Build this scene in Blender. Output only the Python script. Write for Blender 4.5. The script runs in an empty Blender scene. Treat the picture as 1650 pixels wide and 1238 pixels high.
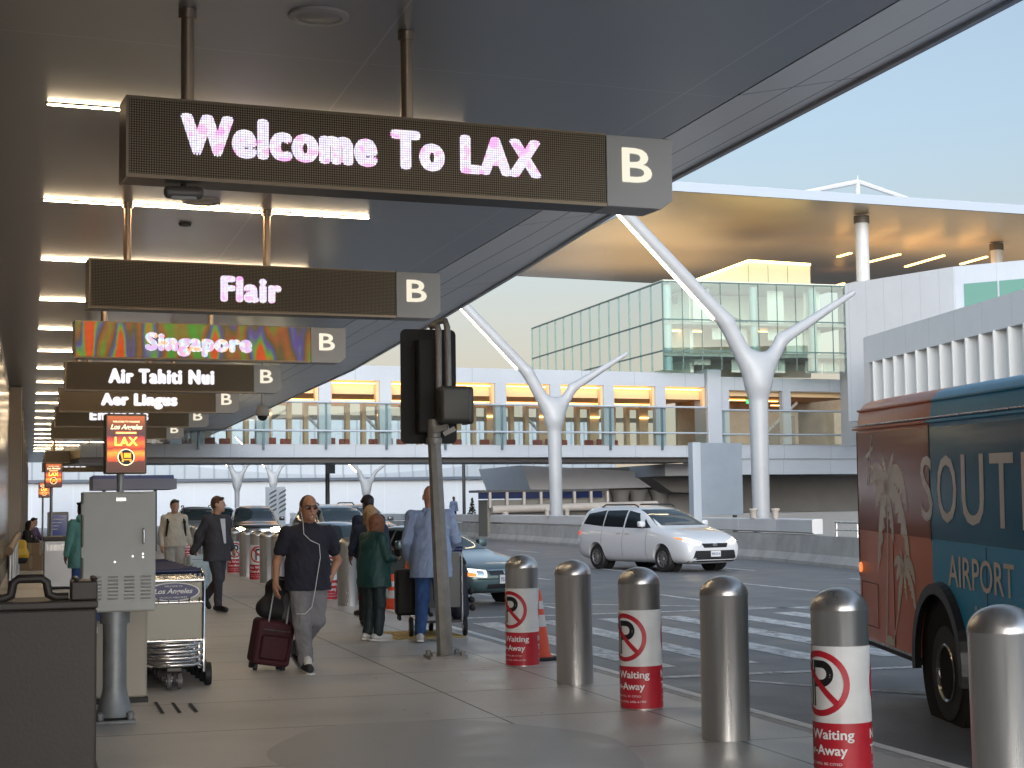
import bpy, bmesh, math, random
import numpy as np
from math import radians as R_, sin, cos, pi, sqrt, atan2
from mathutils import Vector, Matrix
from mathutils.bvhtree import BVHTree
from mathutils import noise as mnoise
random.seed(7); np.random.seed(7)
SC = bpy.context.scene
COL = SC.collection

# ------------------------------------------------------------ camera
F_PX, HEAD, PITCH, ROLL = 2589.4, R_(16.652), R_(4.261), R_(-0.774)
Fv = Vector((sin(HEAD)*cos(PITCH), cos(HEAD)*cos(PITCH), sin(PITCH)))
Rv = Vector((cos(HEAD), -sin(HEAD), 0)); Uv = Rv.cross(Fv)
R2 = cos(ROLL)*Rv + sin(ROLL)*Uv; U2 = -sin(ROLL)*Rv + cos(ROLL)*Uv
cd = bpy.data.cameras.new('camera'); cam = bpy.data.objects.new('camera', cd); COL.objects.link(cam)
M = Matrix((R2, U2, -Fv)).transposed().to_4x4(); M.translation = Vector((0, 0, 1.6))
cam.matrix_world = M
cd.sensor_width = 36; cd.lens = 36*F_PX/1650; cd.clip_start = .1; cd.clip_end = 3000
SC.camera = cam

# ------------------------------------------------------------ sky, sun, exposure
W = bpy.data.worlds.new('World'); SC.world = W; W.use_nodes = True
nt = W.node_tree; nt.nodes.clear()
sky = nt.nodes.new('ShaderNodeTexSky'); sky.sky_type = 'NISHITA'; sky.sun_disc = False
sky.sun_elevation = R_(4); sky.sun_rotation = R_(192); sky.air_density = 1.0; sky.dust_density = 2.0; sky.ozone_density = 1.5
hs = nt.nodes.new('ShaderNodeHueSaturation'); hs.inputs['Saturation'].default_value = .45; hs.inputs['Value'].default_value = 1.0
mixw = nt.nodes.new('ShaderNodeMixRGB'); mixw.blend_type = 'MIX'; mixw.inputs[0].default_value = .0
bg = nt.nodes.new('ShaderNodeBackground'); bg.inputs['Strength'].default_value = .14
wo = nt.nodes.new('ShaderNodeOutputWorld')
tint = nt.nodes.new('ShaderNodeMixRGB'); tint.blend_type = 'MULTIPLY'; tint.inputs[0].default_value = 1; tint.inputs[2].default_value = (.74, .855, 1.0, 1)
tcw = nt.nodes.new('ShaderNodeTexCoord'); spw = nt.nodes.new('ShaderNodeSeparateXYZ'); nt.links.new(tcw.outputs['Generated'], spw.inputs[0])
rw = nt.nodes.new('ShaderNodeMapRange'); rw.inputs[1].default_value = .02; rw.inputs[2].default_value = .24; rw.inputs[3].default_value = .8; rw.inputs[4].default_value = 0; rw.interpolation_type = 'SMOOTHSTEP'
nt.links.new(spw.outputs[2], rw.inputs[0]); nt.links.new(rw.outputs[0], mixw.inputs[0])
nt.links.new(sky.outputs[0], hs.inputs['Color']); nt.links.new(hs.outputs[0], tint.inputs[1]); nt.links.new(tint.outputs[0], mixw.inputs[1])
mixw.inputs[2].default_value = (2.0, 1.70, 1.30, 1)      # dusk glow along the horizon
# brightness added to the sky behind the camera and overhead to light the foreground
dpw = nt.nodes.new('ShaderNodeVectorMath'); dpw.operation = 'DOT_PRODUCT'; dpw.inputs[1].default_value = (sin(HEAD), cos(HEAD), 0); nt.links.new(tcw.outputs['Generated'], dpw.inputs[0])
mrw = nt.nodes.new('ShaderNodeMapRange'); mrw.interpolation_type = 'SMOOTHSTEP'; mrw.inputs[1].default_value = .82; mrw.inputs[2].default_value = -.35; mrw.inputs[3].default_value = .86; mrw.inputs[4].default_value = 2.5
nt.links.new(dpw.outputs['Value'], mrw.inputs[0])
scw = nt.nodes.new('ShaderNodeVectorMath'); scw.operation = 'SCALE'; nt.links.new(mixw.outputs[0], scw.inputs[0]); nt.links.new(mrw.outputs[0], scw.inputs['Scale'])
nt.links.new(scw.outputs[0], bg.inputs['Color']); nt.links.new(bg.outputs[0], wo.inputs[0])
sd = bpy.data.lights.new('sun', 'SUN'); sd.energy = .75; sd.angle = R_(50); sd.color = (1, .95, .92)
so = bpy.data.objects.new('sun', sd); COL.objects.link(so)
so.rotation_euler = (R_(80), 0, R_(-12)); so.location = (0, 0, 40)
SC.view_settings.view_transform = 'Standard'; SC.view_settings.look = 'None'
SC.view_settings.exposure = 1.62; SC.view_settings.gamma = 1.0; SC.view_settings.use_curve_mapping = False

# ------------------------------------------------------------ materials
MATS = {}
def mat(name, col, rough=.5, metal=0., noise=0., ns=6., bump=0., bs=40., emit=None, es=0., coat=0., spec=.5, rvar=0., stretch=None, trans=0.):
    if name in MATS: return MATS[name]
    m = bpy.data.materials.new(name); m.use_nodes = True
    n = m.node_tree.nodes; l = m.node_tree.links; b = n['Principled BSDF']
    b.inputs['Base Color'].default_value = (*col, 1); b.inputs['Roughness'].default_value = rough
    b.inputs['Metallic'].default_value = metal; b.inputs['Specular IOR Level'].default_value = spec
    b.inputs['Coat Weight'].default_value = coat; b.inputs['Coat Roughness'].default_value = .04
    b.inputs['Transmission Weight'].default_value = trans
    if noise or bump or rvar:
        tc = n.new('ShaderNodeTexCoord'); mp = n.new('ShaderNodeMapping'); l.new(tc.outputs['Object'], mp.inputs[0])
        if stretch: mp.inputs['Scale'].default_value = stretch
    if noise or rvar:
        t = n.new('ShaderNodeTexNoise'); t.inputs['Scale'].default_value = ns; t.inputs['Detail'].default_value = 6; t.inputs['Roughness'].default_value = .6
        l.new(mp.outputs[0], t.inputs['Vector'])
        if noise:
            cr = n.new('ShaderNodeValToRGB'); e = cr.color_ramp.elements
            e[0].position = .3; e[1].position = .7
            e[0].color = (*[max(0, c*(1-noise)) for c in col], 1); e[1].color = (*[min(1, c*(1+noise)) for c in col], 1)
            l.new(t.outputs[0], cr.inputs[0]); l.new(cr.outputs[0], b.inputs['Base Color'])
        if rvar:
            mr = n.new('ShaderNodeMapRange'); mr.inputs[1].default_value = .3; mr.inputs[2].default_value = .7
            mr.inputs[3].default_value = max(.02, rough-rvar); mr.inputs[4].default_value = rough+rvar
            l.new(t.outputs[0], mr.inputs[0]); l.new(mr.outputs[0], b.inputs['Roughness'])
    if bump:
        t2 = n.new('ShaderNodeTexNoise'); t2.inputs['Scale'].default_value = bs; t2.inputs['Detail'].default_value = 4
        l.new(mp.outputs[0], t2.inputs['Vector']); bp = n.new('ShaderNodeBump'); bp.inputs['Strength'].default_value = bump; bp.inputs['Distance'].default_value = .02
        l.new(t2.outputs[0], bp.inputs['Height']); l.new(bp.outputs[0], b.inputs['Normal'])
    if emit:
        b.inputs['Emission Color'].default_value = (*emit, 1); b.inputs['Emission Strength'].default_value = es
    MATS[name] = m; return m
def nodes(m): return m.node_tree.nodes, m.node_tree.links, m.node_tree.nodes['Principled BSDF']
def mth(n, l, op, a, b=None, c=None):
    q = n.new('ShaderNodeMath'); q.operation = op
    for i, v in enumerate((a, b, c)):
        if v is None: continue
        if isinstance(v, (int, float)): q.inputs[i].default_value = v
        else: l.new(v, q.inputs[i])
    return q.outputs[0]
def glassy(name, tint, mixf=.25, rough=.02, dark=None):
    """thin glass: see-through tinted with a sharp reflection"""
    m = bpy.data.materials.new(name); m.use_nodes = True; n = m.node_tree.nodes; l = m.node_tree.links; n.clear()
    o = n.new('ShaderNodeOutputMaterial'); tr = n.new('ShaderNodeBsdfTransparent'); tr.inputs[0].default_value = (*tint, 1)
    g = n.new('ShaderNodeBsdfGlossy'); g.inputs['Roughness'].default_value = rough; g.inputs[0].default_value = (.9, .95, .95, 1)
    fr = n.new('ShaderNodeFresnel'); fr.inputs[0].default_value = 1.5
    f = mth(n, l, 'ADD', fr.outputs[0], mixf); f2 = mth(n, l, 'MINIMUM', f, 1.)
    mx = n.new('ShaderNodeMixShader'); l.new(f2, mx.inputs[0]); l.new(tr.outputs[0], mx.inputs[1]); l.new(g.outputs[0], mx.inputs[2]); l.new(mx.outputs[0], o.inputs[0])
    MATS[name] = m; return m

# ------------------------------------------------------------ object helpers
def tag(o, label=None, cat=None, group=None, kind=None):
    if label: o['label'] = label
    if cat: o['category'] = cat
    if group: o['group'] = group
    if kind: o['kind'] = kind
    return o
def root(name, label, cat, loc=(0, 0, 0), rz=0., group=None):
    o = bpy.data.objects.new(name, None); COL.objects.link(o); o.location = loc; o.rotation_euler = (0, 0, rz); o.empty_display_size = .1
    return tag(o, label, cat, group)
def copy_tree(o, parent=None):
    c = o.copy(); COL.objects.link(c)
    if parent: c.parent = parent
    for ch in list(o.children): copy_tree(ch, c)
    return c
def link(name, me, mats, parent=None, smooth=None, bevel=0., bseg=2, sub=0):
    if not isinstance(mats, (list, tuple)): mats = [mats]
    for m in mats: me.materials.append(m)
    o = bpy.data.objects.new(name, me); COL.objects.link(o)
    if parent: o.parent = parent
    if smooth is not None:
        me.polygons.foreach_set('use_smooth', [True]*len(me.polygons))
        if smooth < 179: me.set_sharp_from_angle(angle=R_(smooth))
    if bevel:
        b = o.modifiers.new('bevel', 'BEVEL'); b.width = bevel; b.segments = bseg; b.limit_method = 'ANGLE'; b.angle_limit = R_(40); b.harden_normals = False
    if sub:
        s = o.modifiers.new('sub', 'SUBSURF'); s.levels = s.render_levels = sub
    return o
class MB:
    def __init__(s): s.v = []; s.f = []; s.m = []; s.mi = 0
    def add(s, vs, fs):
        k = len(s.v); s.v += [tuple(map(float, v)) for v in vs]
        for f in fs: s.f.append(tuple(i+k for i in f)); s.m.append(s.mi)
        return s
    def box(s, x0, x1, y0, y1, z0, z1):
        return s.add([(x0,y0,z0),(x1,y0,z0),(x1,y1,z0),(x0,y1,z0),(x0,y0,z1),(x1,y0,z1),(x1,y1,z1),(x0,y1,z1)],
                     [(3,2,1,0),(4,5,6,7),(0,1,5,4),(1,2,6,5),(2,3,7,6),(3,0,4,7)])
    def cbox(s, c, d): return s.box(c[0]-d[0]/2, c[0]+d[0]/2, c[1]-d[1]/2, c[1]+d[1]/2, c[2]-d[2]/2, c[2]+d[2]/2)
    def bar(s, a, b, w, h, up=(0, 0, 1)):
        a, b = Vector(a), Vector(b); d = (b-a).normalized(); u = Vector(up)
        if abs(d.dot(u)) > .99: u = Vector((1, 0, 0))
        x = d.cross(u).normalized()*w/2; z = x.cross(d).normalized()*h/2
        return s.add([a-x-z, a+x-z, a+x+z, a-x+z, b-x-z, b+x-z, b+x+z, b-x+z], [(3,2,1,0),(4,5,6,7),(0,1,5,4),(1,2,6,5),(2,3,7,6),(3,0,4,7)])
    def quad(s, *p): return s.add(p, [tuple(range(len(p)))])
    def lathe(s, prof, c=(0, 0, 0), n=24, axis='z', cap=True):
        vs = []; fs = []
        for r, z in prof:
            for i in range(n):
                a = 2*pi*i/n; p = (r*cos(a), r*sin(a), z)
                if axis == 'x': p = (z, r*cos(a), r*sin(a))
                if axis == 'y': p = (r*cos(a), z, -r*sin(a)) if False else (r*sin(a), z, r*cos(a))
                vs.append((p[0]+c[0], p[1]+c[1], p[2]+c[2]))
        for k in range(len(prof)-1):
            for i in range(n):
                j = (i+1) % n; fs.append((k*n+i, k*n+j, (k+1)*n+j, (k+1)*n+i))
        if cap:
            fs.append(tuple(range(n))[::-1]); fs.append(tuple(range((len(prof)-1)*n, len(prof)*n)))
        return s.add(vs, fs)
    def tube(s, pts, r, n=8, cap=True):
        pts = [Vector(p) for p in pts]; rs = r if isinstance(r, (list, tuple)) else [r]*len(pts)
        vs = []; fs = []; prev = None
        for i, p in enumerate(pts):
            d = (pts[min(i+1, len(pts)-1)]-pts[max(i-1, 0)]).normalized()
            if prev is None:
                u = Vector((0, 0, 1)) if abs(d.z) < .9 else Vector((1, 0, 0)); x = d.cross(u).normalized()
            else: x = (prev-d*prev.dot(d)).normalized()
            prev = x; y = d.cross(x)
            for k in range(n):
                a = 2*pi*k/n; vs.append(p+(x*cos(a)+y*sin(a))*rs[i])
        for i in range(len(pts)-1):
            for k in range(n):
                j = (k+1) % n; fs.append((i*n+k, i*n+j, (i+1)*n+j, (i+1)*n+k))
        if cap: fs.append(tuple(range(n))[::-1]); fs.append(tuple(range((len(pts)-1)*n, len(pts)*n)))
        return s.add(vs, fs)
    def prism(s, poly, a, b, axis='y'):
        """poly of 2D points extruded from a to b along axis"""
        n = len(poly)
        def P(q, t): return {'y': (q[0], t, q[1]), 'x': (t, q[0], q[1]), 'z': (q[0], q[1], t)}[axis]
        vs = [P(q, a) for q in poly]+[P(q, b) for q in poly]
        fs = [tuple(range(n)), tuple(range(n, 2*n))[::-1]]+[(i, i+n, (i+1) % n+n, (i+1) % n) for i in range(n)]
        return s.add(vs, fs)
    def loft(s, rings, cap=True):
        n = len(rings[0]); vs = [p for r in rings for p in r]; fs = []
        for k in range(len(rings)-1):
            for i in range(n):
                j = (i+1) % n; fs.append((k*n+i, k*n+j, (k+1)*n+j, (k+1)*n+i))
        if cap: fs.append(tuple(range(n))[::-1]); fs.append(tuple(range((len(rings)-1)*n, len(rings)*n)))
        return s.add(vs, fs)
    def mesh(s, name='m'):
        me = bpy.data.meshes.new(name); me.from_pydata(s.v, [], s.f)
        if any(s.m): me.polygons.foreach_set('material_index', s.m)
        bm = bmesh.new(); bm.from_mesh(me); bmesh.ops.recalc_face_normals(bm, faces=bm.faces); bm.to_mesh(me); bm.free()
        return me
    def build(s, name, mats, parent=None, **k): return link(name, s.mesh(name), mats, parent, **k)
    def xf(s, M):
        s.v = [tuple(M @ Vector(v)) for v in s.v]; return s
def text_geo(txt, u0, u1, v0, v1, bold=0., shear=0., spacing=1., res=3, extr=0., heavy=0.):
    """flat letters as mesh data, fitted to the box u0..u1 x v0..v1 (keeps width if u1 is None)"""
    c = bpy.data.curves.new('t', 'FONT'); c.body = txt; c.offset = bold; c.shear = shear; c.space_character = spacing; c.resolution_u = res; c.extrude = extr
    o = bpy.data.objects.new('t', c); COL.objects.link(o)
    dg = bpy.context.evaluated_depsgraph_get(); me = bpy.data.meshes.new_from_object(o.evaluated_get(dg))
    v = np.empty(len(me.vertices)*3); me.vertices.foreach_get('co', v); v = v.reshape(-1, 3)
    f = [tuple(p.vertices) for p in me.polygons]
    bpy.data.objects.remove(o); bpy.data.curves.remove(c); bpy.data.meshes.remove(me)
    a = v.min(0); b = v.max(0); s = (v1-v0)/(b[1]-a[1]); sx = s if u1 is None else (u1-u0)/(b[0]-a[0])
    v[:, 0] = u0+(v[:, 0]-a[0])*sx; v[:, 1] = v0+(v[:, 1]-a[1])*s
    v[:, 2] = 0
    if heavy:                                               # heavier strokes: the letters struck several times with a small shift
        n0 = len(v); vv = [v]; ff = list(f); r = heavy*(v1-v0)
        for k in range(8):
            w = v.copy(); w[:, 0] += r*cos(k*pi/4); w[:, 1] += r*sin(k*pi/4)*.7; w[:, 2] = .00012*(k+1); vv.append(w); ff += [tuple(i+n0*(k+1) for i in q) for q in f]
        v = np.concatenate(vv); f = ff
    return v, f
def text_on(name, txt, u0, u1, v0, v1, fn, m, parent, out=(0, 1, 0), **k):
    v, f = text_geo(txt, u0, u1, v0, v1, **k)
    me = bpy.data.meshes.new(name); me.from_pydata([fn(p[0], p[1], p[2]) if out == 'wrap' else Vector(fn(p[0], p[1]))-Vector(out)*p[2] for p in v], [], f)
    return link(name, me, m, parent)
def patch(name, bvh, q, d, m, parent, nx=8, ny=6, off=.004, local=None):
    """four corners q (bottom left, bottom right, top right, top left) projected along d onto a surface and set proud of it"""
    q = [Vector(p) for p in q]; d = Vector(d).normalized(); vs = []; ok = []
    for j in range(ny+1):
        for i in range(nx+1):
            a, b = i/nx, j/ny
            p = (q[0]*(1-a)+q[1]*a)*(1-b)+(q[3]*(1-a)+q[2]*a)*b
            h, nn, _, _ = bvh.ray_cast(p-d*6, d)
            if h is None: ok.append(False); vs.append(p)
            else:
                if nn.dot(d) > 0: nn = -nn
                ok.append(True); vs.append(h+nn*off)
    fs = []
    for j in range(ny):
        for i in range(nx):
            f = (j*(nx+1)+i, j*(nx+1)+i+1, (j+1)*(nx+1)+i+1, (j+1)*(nx+1)+i)
            if all(ok[k] for k in f): fs.append(f)
    me = bpy.data.meshes.new(name); me.from_pydata(vs, [], fs)
    return link(name, me, m, parent, smooth=60)

# ------------------------------------------------------------ smooth solids: tapered limbs and ellipsoids melted into one surface
def cap(a, b, ra, rb=None, k=.03): return ('c', np.array(a, float), np.array(b, float), ra, ra if rb is None else rb, k)
def ell(c, r, k=.03, rot=None): return ('e', np.array(c, float), np.array(r, float), None if rot is None else np.array(rot), 0, k)
def nets(prims, cell):
    lo = np.full(3, 1e9); hi = -lo; bb = []
    for p in prims:
        if p[0] == 'c': m = max(p[3], p[4]); a = np.minimum(p[1], p[2])-m; b = np.maximum(p[1], p[2])+m
        else: m = p[2].max() if p[3] is not None else p[2]; a = p[1]-m; b = p[1]+m
        bb.append((a, b)); lo = np.minimum(lo, a); hi = np.maximum(hi, b)
    lo -= 3*cell; hi += 3*cell
    N = np.ceil((hi-lo)/cell).astype(int)+1
    F = np.full(N, .25, np.float32)
    for p, (a, b) in zip(prims, bb):
        k = p[5]; mg = k+3*cell
        i0 = np.maximum(0, np.floor((a-mg-lo)/cell).astype(int)); i1 = np.minimum(N, np.ceil((b+mg-lo)/cell).astype(int)+1)
        sl = tuple(slice(x, y) for x, y in zip(i0, i1))
        g = np.meshgrid(*[lo[t]+cell*np.arange(i0[t], i1[t]) for t in range(3)], indexing='ij')
        P = np.stack(g, -1)
        if p[0] == 'c':
            ab = p[2]-p[1]; t = np.clip(((P-p[1])@ab)/max(ab@ab, 1e-9), 0, 1)
            d = np.linalg.norm(P-p[1]-t[..., None]*ab, axis=-1)-(p[3]+(p[4]-p[3])*t)
        else:
            Q = P-p[1]
            if p[3] is not None: Q = Q@p[3]
            q = np.linalg.norm(Q/p[2], axis=-1); q2 = np.linalg.norm(Q/(p[2]**2), axis=-1)
            d = q*(q-1)/np.maximum(q2, 1e-6)
        A = F[sl]; h = np.maximum(k-np.abs(A-d), 0)/k; F[sl] = np.minimum(A, d)-h*h*k*.25
    S = F < 0
    n0 = N-1
    cnt = np.zeros(n0, np.int32); acc = np.zeros((*n0, 3), np.float32)
    C = {}
    for dx in (0, 1):
        for dy in (0, 1):
            for dz in (0, 1): C[dx, dy, dz] = (slice(dx, dx+n0[0]), slice(dy, dy+n0[1]), slice(dz, dz+n0[2]))
    for ax in range(3):
        for u in (0, 1):
            for w in (0, 1):
                c0 = [0, 0, 0]; o = [t for t in range(3) if t != ax]; c0[o[0]] = u; c0[o[1]] = w; c1 = list(c0); c1[ax] = 1
                f0 = F[C[tuple(c0)]]; f1 = F[C[tuple(c1)]]; x = (f0 < 0) != (f1 < 0)
                t = np.where(x, f0/np.where(x, f0-f1, 1), 0)
                cnt += x
                acc[..., o[0]] += x*u; acc[..., o[1]] += x*w; acc[..., ax] += t*x
    act = cnt > 0; idx = -np.ones(n0, np.int64); ii = np.argwhere(act); idx[act] = np.arange(len(ii))
    V = lo+(ii+acc[act]/cnt[act][:, None])*cell
    faces = []
    for ax in range(3):
        o = [t for t in range(3) if t != ax]
        a = [slice(0, N[t]-1) for t in range(3)]; b = [slice(0, N[t]-1) for t in range(3)]; b[ax] = slice(1, N[ax])
        x = S[tuple(a)] != S[tuple(b)]
        e = np.argwhere(x); e = e[(e[:, o[0]] > 0) & (e[:, o[1]] > 0)]
        def at(du, dw):
            q = e.copy(); q[:, o[0]] += du; q[:, o[1]] += dw; return idx[q[:, 0], q[:, 1], q[:, 2]]
        q = np.stack([at(-1, -1), at(0, -1), at(0, 0), at(-1, 0)], 1)
        ins = S[e[:, 0], e[:, 1], e[:, 2]]
        if ax == 1: ins = ~ins
        q[~ins] = q[~ins][:, ::-1]
        faces.append(q)
    return V, np.concatenate(faces)
def blob(name, prims, cell, m, parent, folds=0., fs=11., seed=0., zcut=None):
    V, Q = nets(prims, cell)
    if zcut is not None: V[:, 2] = np.maximum(V[:, 2], zcut)
    if folds:                                               # creases in cloth: push the surface in and out along its normal
        a = V[Q]; N = np.cross(a[:, 2]-a[:, 0], a[:, 3]-a[:, 1]); vn = np.zeros_like(V)
        for k in range(4): np.add.at(vn, Q[:, k], N)
        vn /= np.maximum(np.linalg.norm(vn, axis=1), 1e-9)[:, None]
        for i in range(len(V)):
            p = V[i]; q = Vector((p[0]*fs+seed, p[1]*fs, p[2]*fs*.75+p[0]*fs*.8))
            t_ = mnoise.noise(q)*.65+.45*(1-abs(mnoise.noise(q*1.7))*2.2)
            V[i] = p+vn[i]*folds*t_
    me = bpy.data.meshes.new(name); me.from_pydata(V.tolist(), [], Q.tolist())
    return link(name, me, m, parent, smooth=180)
def rbox(mb, x0, x1, y0, y1, z0, z1, r, n=4):
    """box with vertical edges and top/bottom rounded (loft of rounded rectangles)"""
    def ring(ins, z):
        pts = []
        for cx, cy, a0 in ((x1-r, y1-r, 0), (x0+r, y1-r, pi/2), (x0+r, y0+r, pi), (x1-r, y0+r, 1.5*pi)):
            for i in range(n+1):
                a = a0+i*pi/2/n; pts.append((cx+(r-ins)*cos(a), cy+(r-ins)*sin(a), z))
        return pts
    rs = []
    for i in range(n+1):
        a = i*pi/2/n; rs.append(ring(r*(1-sin(a))*.98, z0+r*(1-cos(a))))
    for i in range(n+1):
        a = (n-i)*pi/2/n; rs.append(ring(r*(1-sin(a))*.98, z1-r*(1-cos(a))))
    return mb.loft(rs)
# ------------------------------------------------------------ shared materials
alu = mat('brushed steel', (.5, .5, .5), .3, .95, rvar=.08, ns=30, stretch=(1, 1, .05))
blk = mat('black rubber', (.012, .012, .013), .6)
blkp = mat('black plastic', (.02, .02, .022), .4)
white = mat('white paint', (.52, .53, .54), .4, noise=.05, ns=2)
white2 = mat('white cladding', (.46, .475, .49), .35, noise=.04, ns=.6)
redp = mat('red vinyl', (.48, .015, .03), .42, noise=.12, ns=9)
whtv = mat('white vinyl', (.74, .74, .74), .42, noise=.06, ns=7)
blkv = mat('black vinyl', (.012, .012, .012), .4)
whl = mat('white lettering', (.8, .8, .8), .5)
warm = mat('warm light strip', (1, .8, .55), .5, emit=(1, .76, .48), es=24)
chrome = mat('chrome', (.75, .75, .76), .09, 1.)
dkglass = mat('dark car glass', (.01, .014, .017), .03, spec=.9)
darkgrey = mat('dark grey metal', (.05, .05, .052), .42, .3)

def at(x, y, Y=None, X=None, z=None):
    """world point seen at photo position (x, y) at the given real distance Y, offset X or height z"""
    d = Fv+R2*(x-825)/F_PX-U2*(y-619)/F_PX; o = Vector((0, 0, 1.6))
    t = Y/d.y if Y is not None else X/d.x if X is not None else (z-1.6)/d.z
    return o+d*t
def joint_mask(n, l, X, Y, xs, ys_, w):
    """1 on the joints between slabs, 0 elsewhere"""
    outs = []
    for v, lst in ((X, xs), (Y, ys_)):
        for p, o in lst:
            if p: q = mth(n, l, 'PINGPONG', mth(n, l, 'SUBTRACT', v, o), p/2)
            else: q = mth(n, l, 'ABSOLUTE', mth(n, l, 'SUBTRACT', v, o))
            outs.append(mth(n, l, 'LESS_THAN', q, w))
    r = outs[0]
    for q in outs[1:]: r = mth(n, l, 'MAXIMUM', r, q)
    return r
def slab_mat(name, c0, c1, rough, xs, ys_, w, jcol, ns=1.2, bump=.15, rv=.12, metal=0., skew=0., spots=0.):
    m = bpy.data.materials.new(name); m.use_nodes = True; n, l, b = nodes(m)
    tc = n.new('ShaderNodeTexCoord'); sp = n.new('ShaderNodeSeparateXYZ'); l.new(tc.outputs['Object'], sp.inputs[0])
    X, Y = sp.outputs[0], sp.outputs[1]
    if skew: Y = mth(n, l, 'SUBTRACT', Y, mth(n, l, 'MULTIPLY', X, skew))
    t = n.new('ShaderNodeTexNoise'); t.inputs['Scale'].default_value = ns; t.inputs['Detail'].default_value = 9; t.inputs['Roughness'].default_value = .65; l.new(tc.outputs['Object'], t.inputs['Vector'])
    t2 = n.new('ShaderNodeTexNoise'); t2.inputs['Scale'].default_value = ns*28; t2.inputs['Detail'].default_value = 4; l.new(tc.outputs['Object'], t2.inputs['Vector'])
    cr = n.new('ShaderNodeValToRGB'); e = cr.color_ramp.elements; e[0].position = .32; e[1].position = .68; e[0].color = (*c0, 1); e[1].color = (*c1, 1)
    mixn = mth(n, l, 'ADD', mth(n, l, 'MULTIPLY', t.outputs[0], .75), mth(n, l, 'MULTIPLY', t2.outputs[0], .25)); l.new(mixn, cr.inputs[0])
    if spots:
        vo = n.new('ShaderNodeTexVoronoi'); vo.inputs['Scale'].default_value = 2.6; l.new(tc.outputs['Object'], vo.inputs['Vector'])
        sm = mth(n, l, 'MULTIPLY', mth(n, l, 'LESS_THAN', mth(n, l, 'ADD', vo.outputs['Distance'], mth(n, l, 'MULTIPLY', t2.outputs[0], .06)), .085), spots)
        t3 = n.new('ShaderNodeTexNoise'); t3.inputs['Scale'].default_value = .45; t3.inputs['Detail'].default_value = 7; l.new(tc.outputs['Object'], t3.inputs['Vector'])
        sm = mth(n, l, 'ADD', sm, mth(n, l, 'MULTIPLY', mth(n, l, 'MAXIMUM', mth(n, l, 'SUBTRACT', t3.outputs[0], .50), 0), 2.3*spots))
        ms = n.new('ShaderNodeMixRGB'); l.new(sm, ms.inputs[0]); l.new(cr.outputs[0], ms.inputs[1]); ms.inputs[2].default_value = (*[c*.4 for c in c0], 1); cout = ms.outputs[0]
    else: cout = cr.outputs[0]
    jm = joint_mask(n, l, X, Y, xs, ys_, w)
    mx = n.new('ShaderNodeMixRGB'); l.new(jm, mx.inputs[0]); l.new(cout, mx.inputs[1]); mx.inputs[2].default_value = (*jcol, 1); l.new(mx.outputs[0], b.inputs['Base Color'])
    mr = n.new('ShaderNodeMapRange'); mr.inputs[1].default_value = .3; mr.inputs[2].default_value = .7; mr.inputs[3].default_value = max(.05, rough-rv); mr.inputs[4].default_value = rough+rv
    l.new(t.outputs[0], mr.inputs[0]); l.new(mr.outputs[0], b.inputs['Roughness']); b.inputs['Metallic'].default_value = metal
    if bump:
        bp = n.new('ShaderNodeBump'); bp.inputs['Strength'].default_value = bump; bp.inputs['Distance'].default_value = .01
        h = mth(n, l, 'SUBTRACT', t2.outputs[0], mth(n, l, 'MULTIPLY', jm, 2.)); l.new(h, bp.inputs['Height']); l.new(bp.outputs[0], b.inputs['Normal'])
    MATS[name] = m; return m

# ------------------------------------------------------------ ground, road, pavement
m_ground = mat('ground', (.12, .12, .12), .8, noise=.2, ns=.3)
tag(MB().quad((-1500, -300, -.6), (1500, -300, -.6), (1500, 2500, -.6), (-1500, 2500, -.6)).build('ground', m_ground), kind='structure')
m_side = slab_mat('pavement concrete', (.43, .41, .38), (.60, .58, .545), .42, [(0, 4.55), (0, 3.38), (0, .4)], [(1.72, 10.15)], .009, (.05, .045, .04), skew=-.03, spots=.85)
m_road = slab_mat('asphalt', (.10, .10, .103), (.17, .17, .175), .52, [(0, 10.1), (0, 13.4)], [(9.2, 3.)], .006, (.02, .02, .02), ns=.9, bump=.25, spots=.5)
tag(MB().box(-1.2, 5.14, -6, 150, -.4, 0).build('pavement', m_side), kind='structure')
m_kerb = mat('kerb concrete', (.46, .45, .43), .6, noise=.2, ns=9)
mb = MB(); n_ = 40
ky = [-6+i*4 for i in range(40)]
kx = lambda y: 5.22 if y < 40 else 5.22+(y-40)*.004
for a, b in zip(ky[:-1], ky[1:]): mb.box(5.14, 5.34, a, b-.012, -.4, .004)
tag(mb.build('kerb', m_kerb, bevel=.02), kind='structure')
mb = MB()
for a, b in zip(ky[:-1], ky[1:]): mb.quad((5.225, a, .008), (5.318, a, .008), (5.318, b-.012, .008), (5.225, b-.012, .008))
tag(mb.build('kerb_line', mat('white kerb line', (.85, .84, .81), .55, noise=.15, ns=11)), kind='structure')
tag(MB().quad((5.3, -6, -.17), (30, -6, -.17), (30, 170, -.17), (5.3, 170, -.17)).build('road', m_road), kind='structure')
m_line = mat('worn road paint', (.56, .56, .55), .6, noise=.45, ns=5, stretch=(2, .5, 1))
n, l, b = nodes(m_line)
tn = n.new('ShaderNodeTexNoise'); tn.inputs['Scale'].default_value = 7; tn.inputs['Detail'].default_value = 8; tcn = n.new('ShaderNodeTexCoord'); l.new(tcn.outputs['Object'], tn.inputs['Vector'])
l.new(mth(n, l, 'GREATER_THAN', tn.outputs[0], .37), b.inputs['Alpha'])
mb = MB(); Z0 = -.166
def line(x0, y0, x1, y1, w):
    a = Vector((x0, y0, Z0)); c = Vector((x1, y1, Z0)); d = (c-a).normalized(); p = Vector((-d.y, d.x, 0))*w/2
    mb.quad(a-p, a+p, c+p, c-p)
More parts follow.
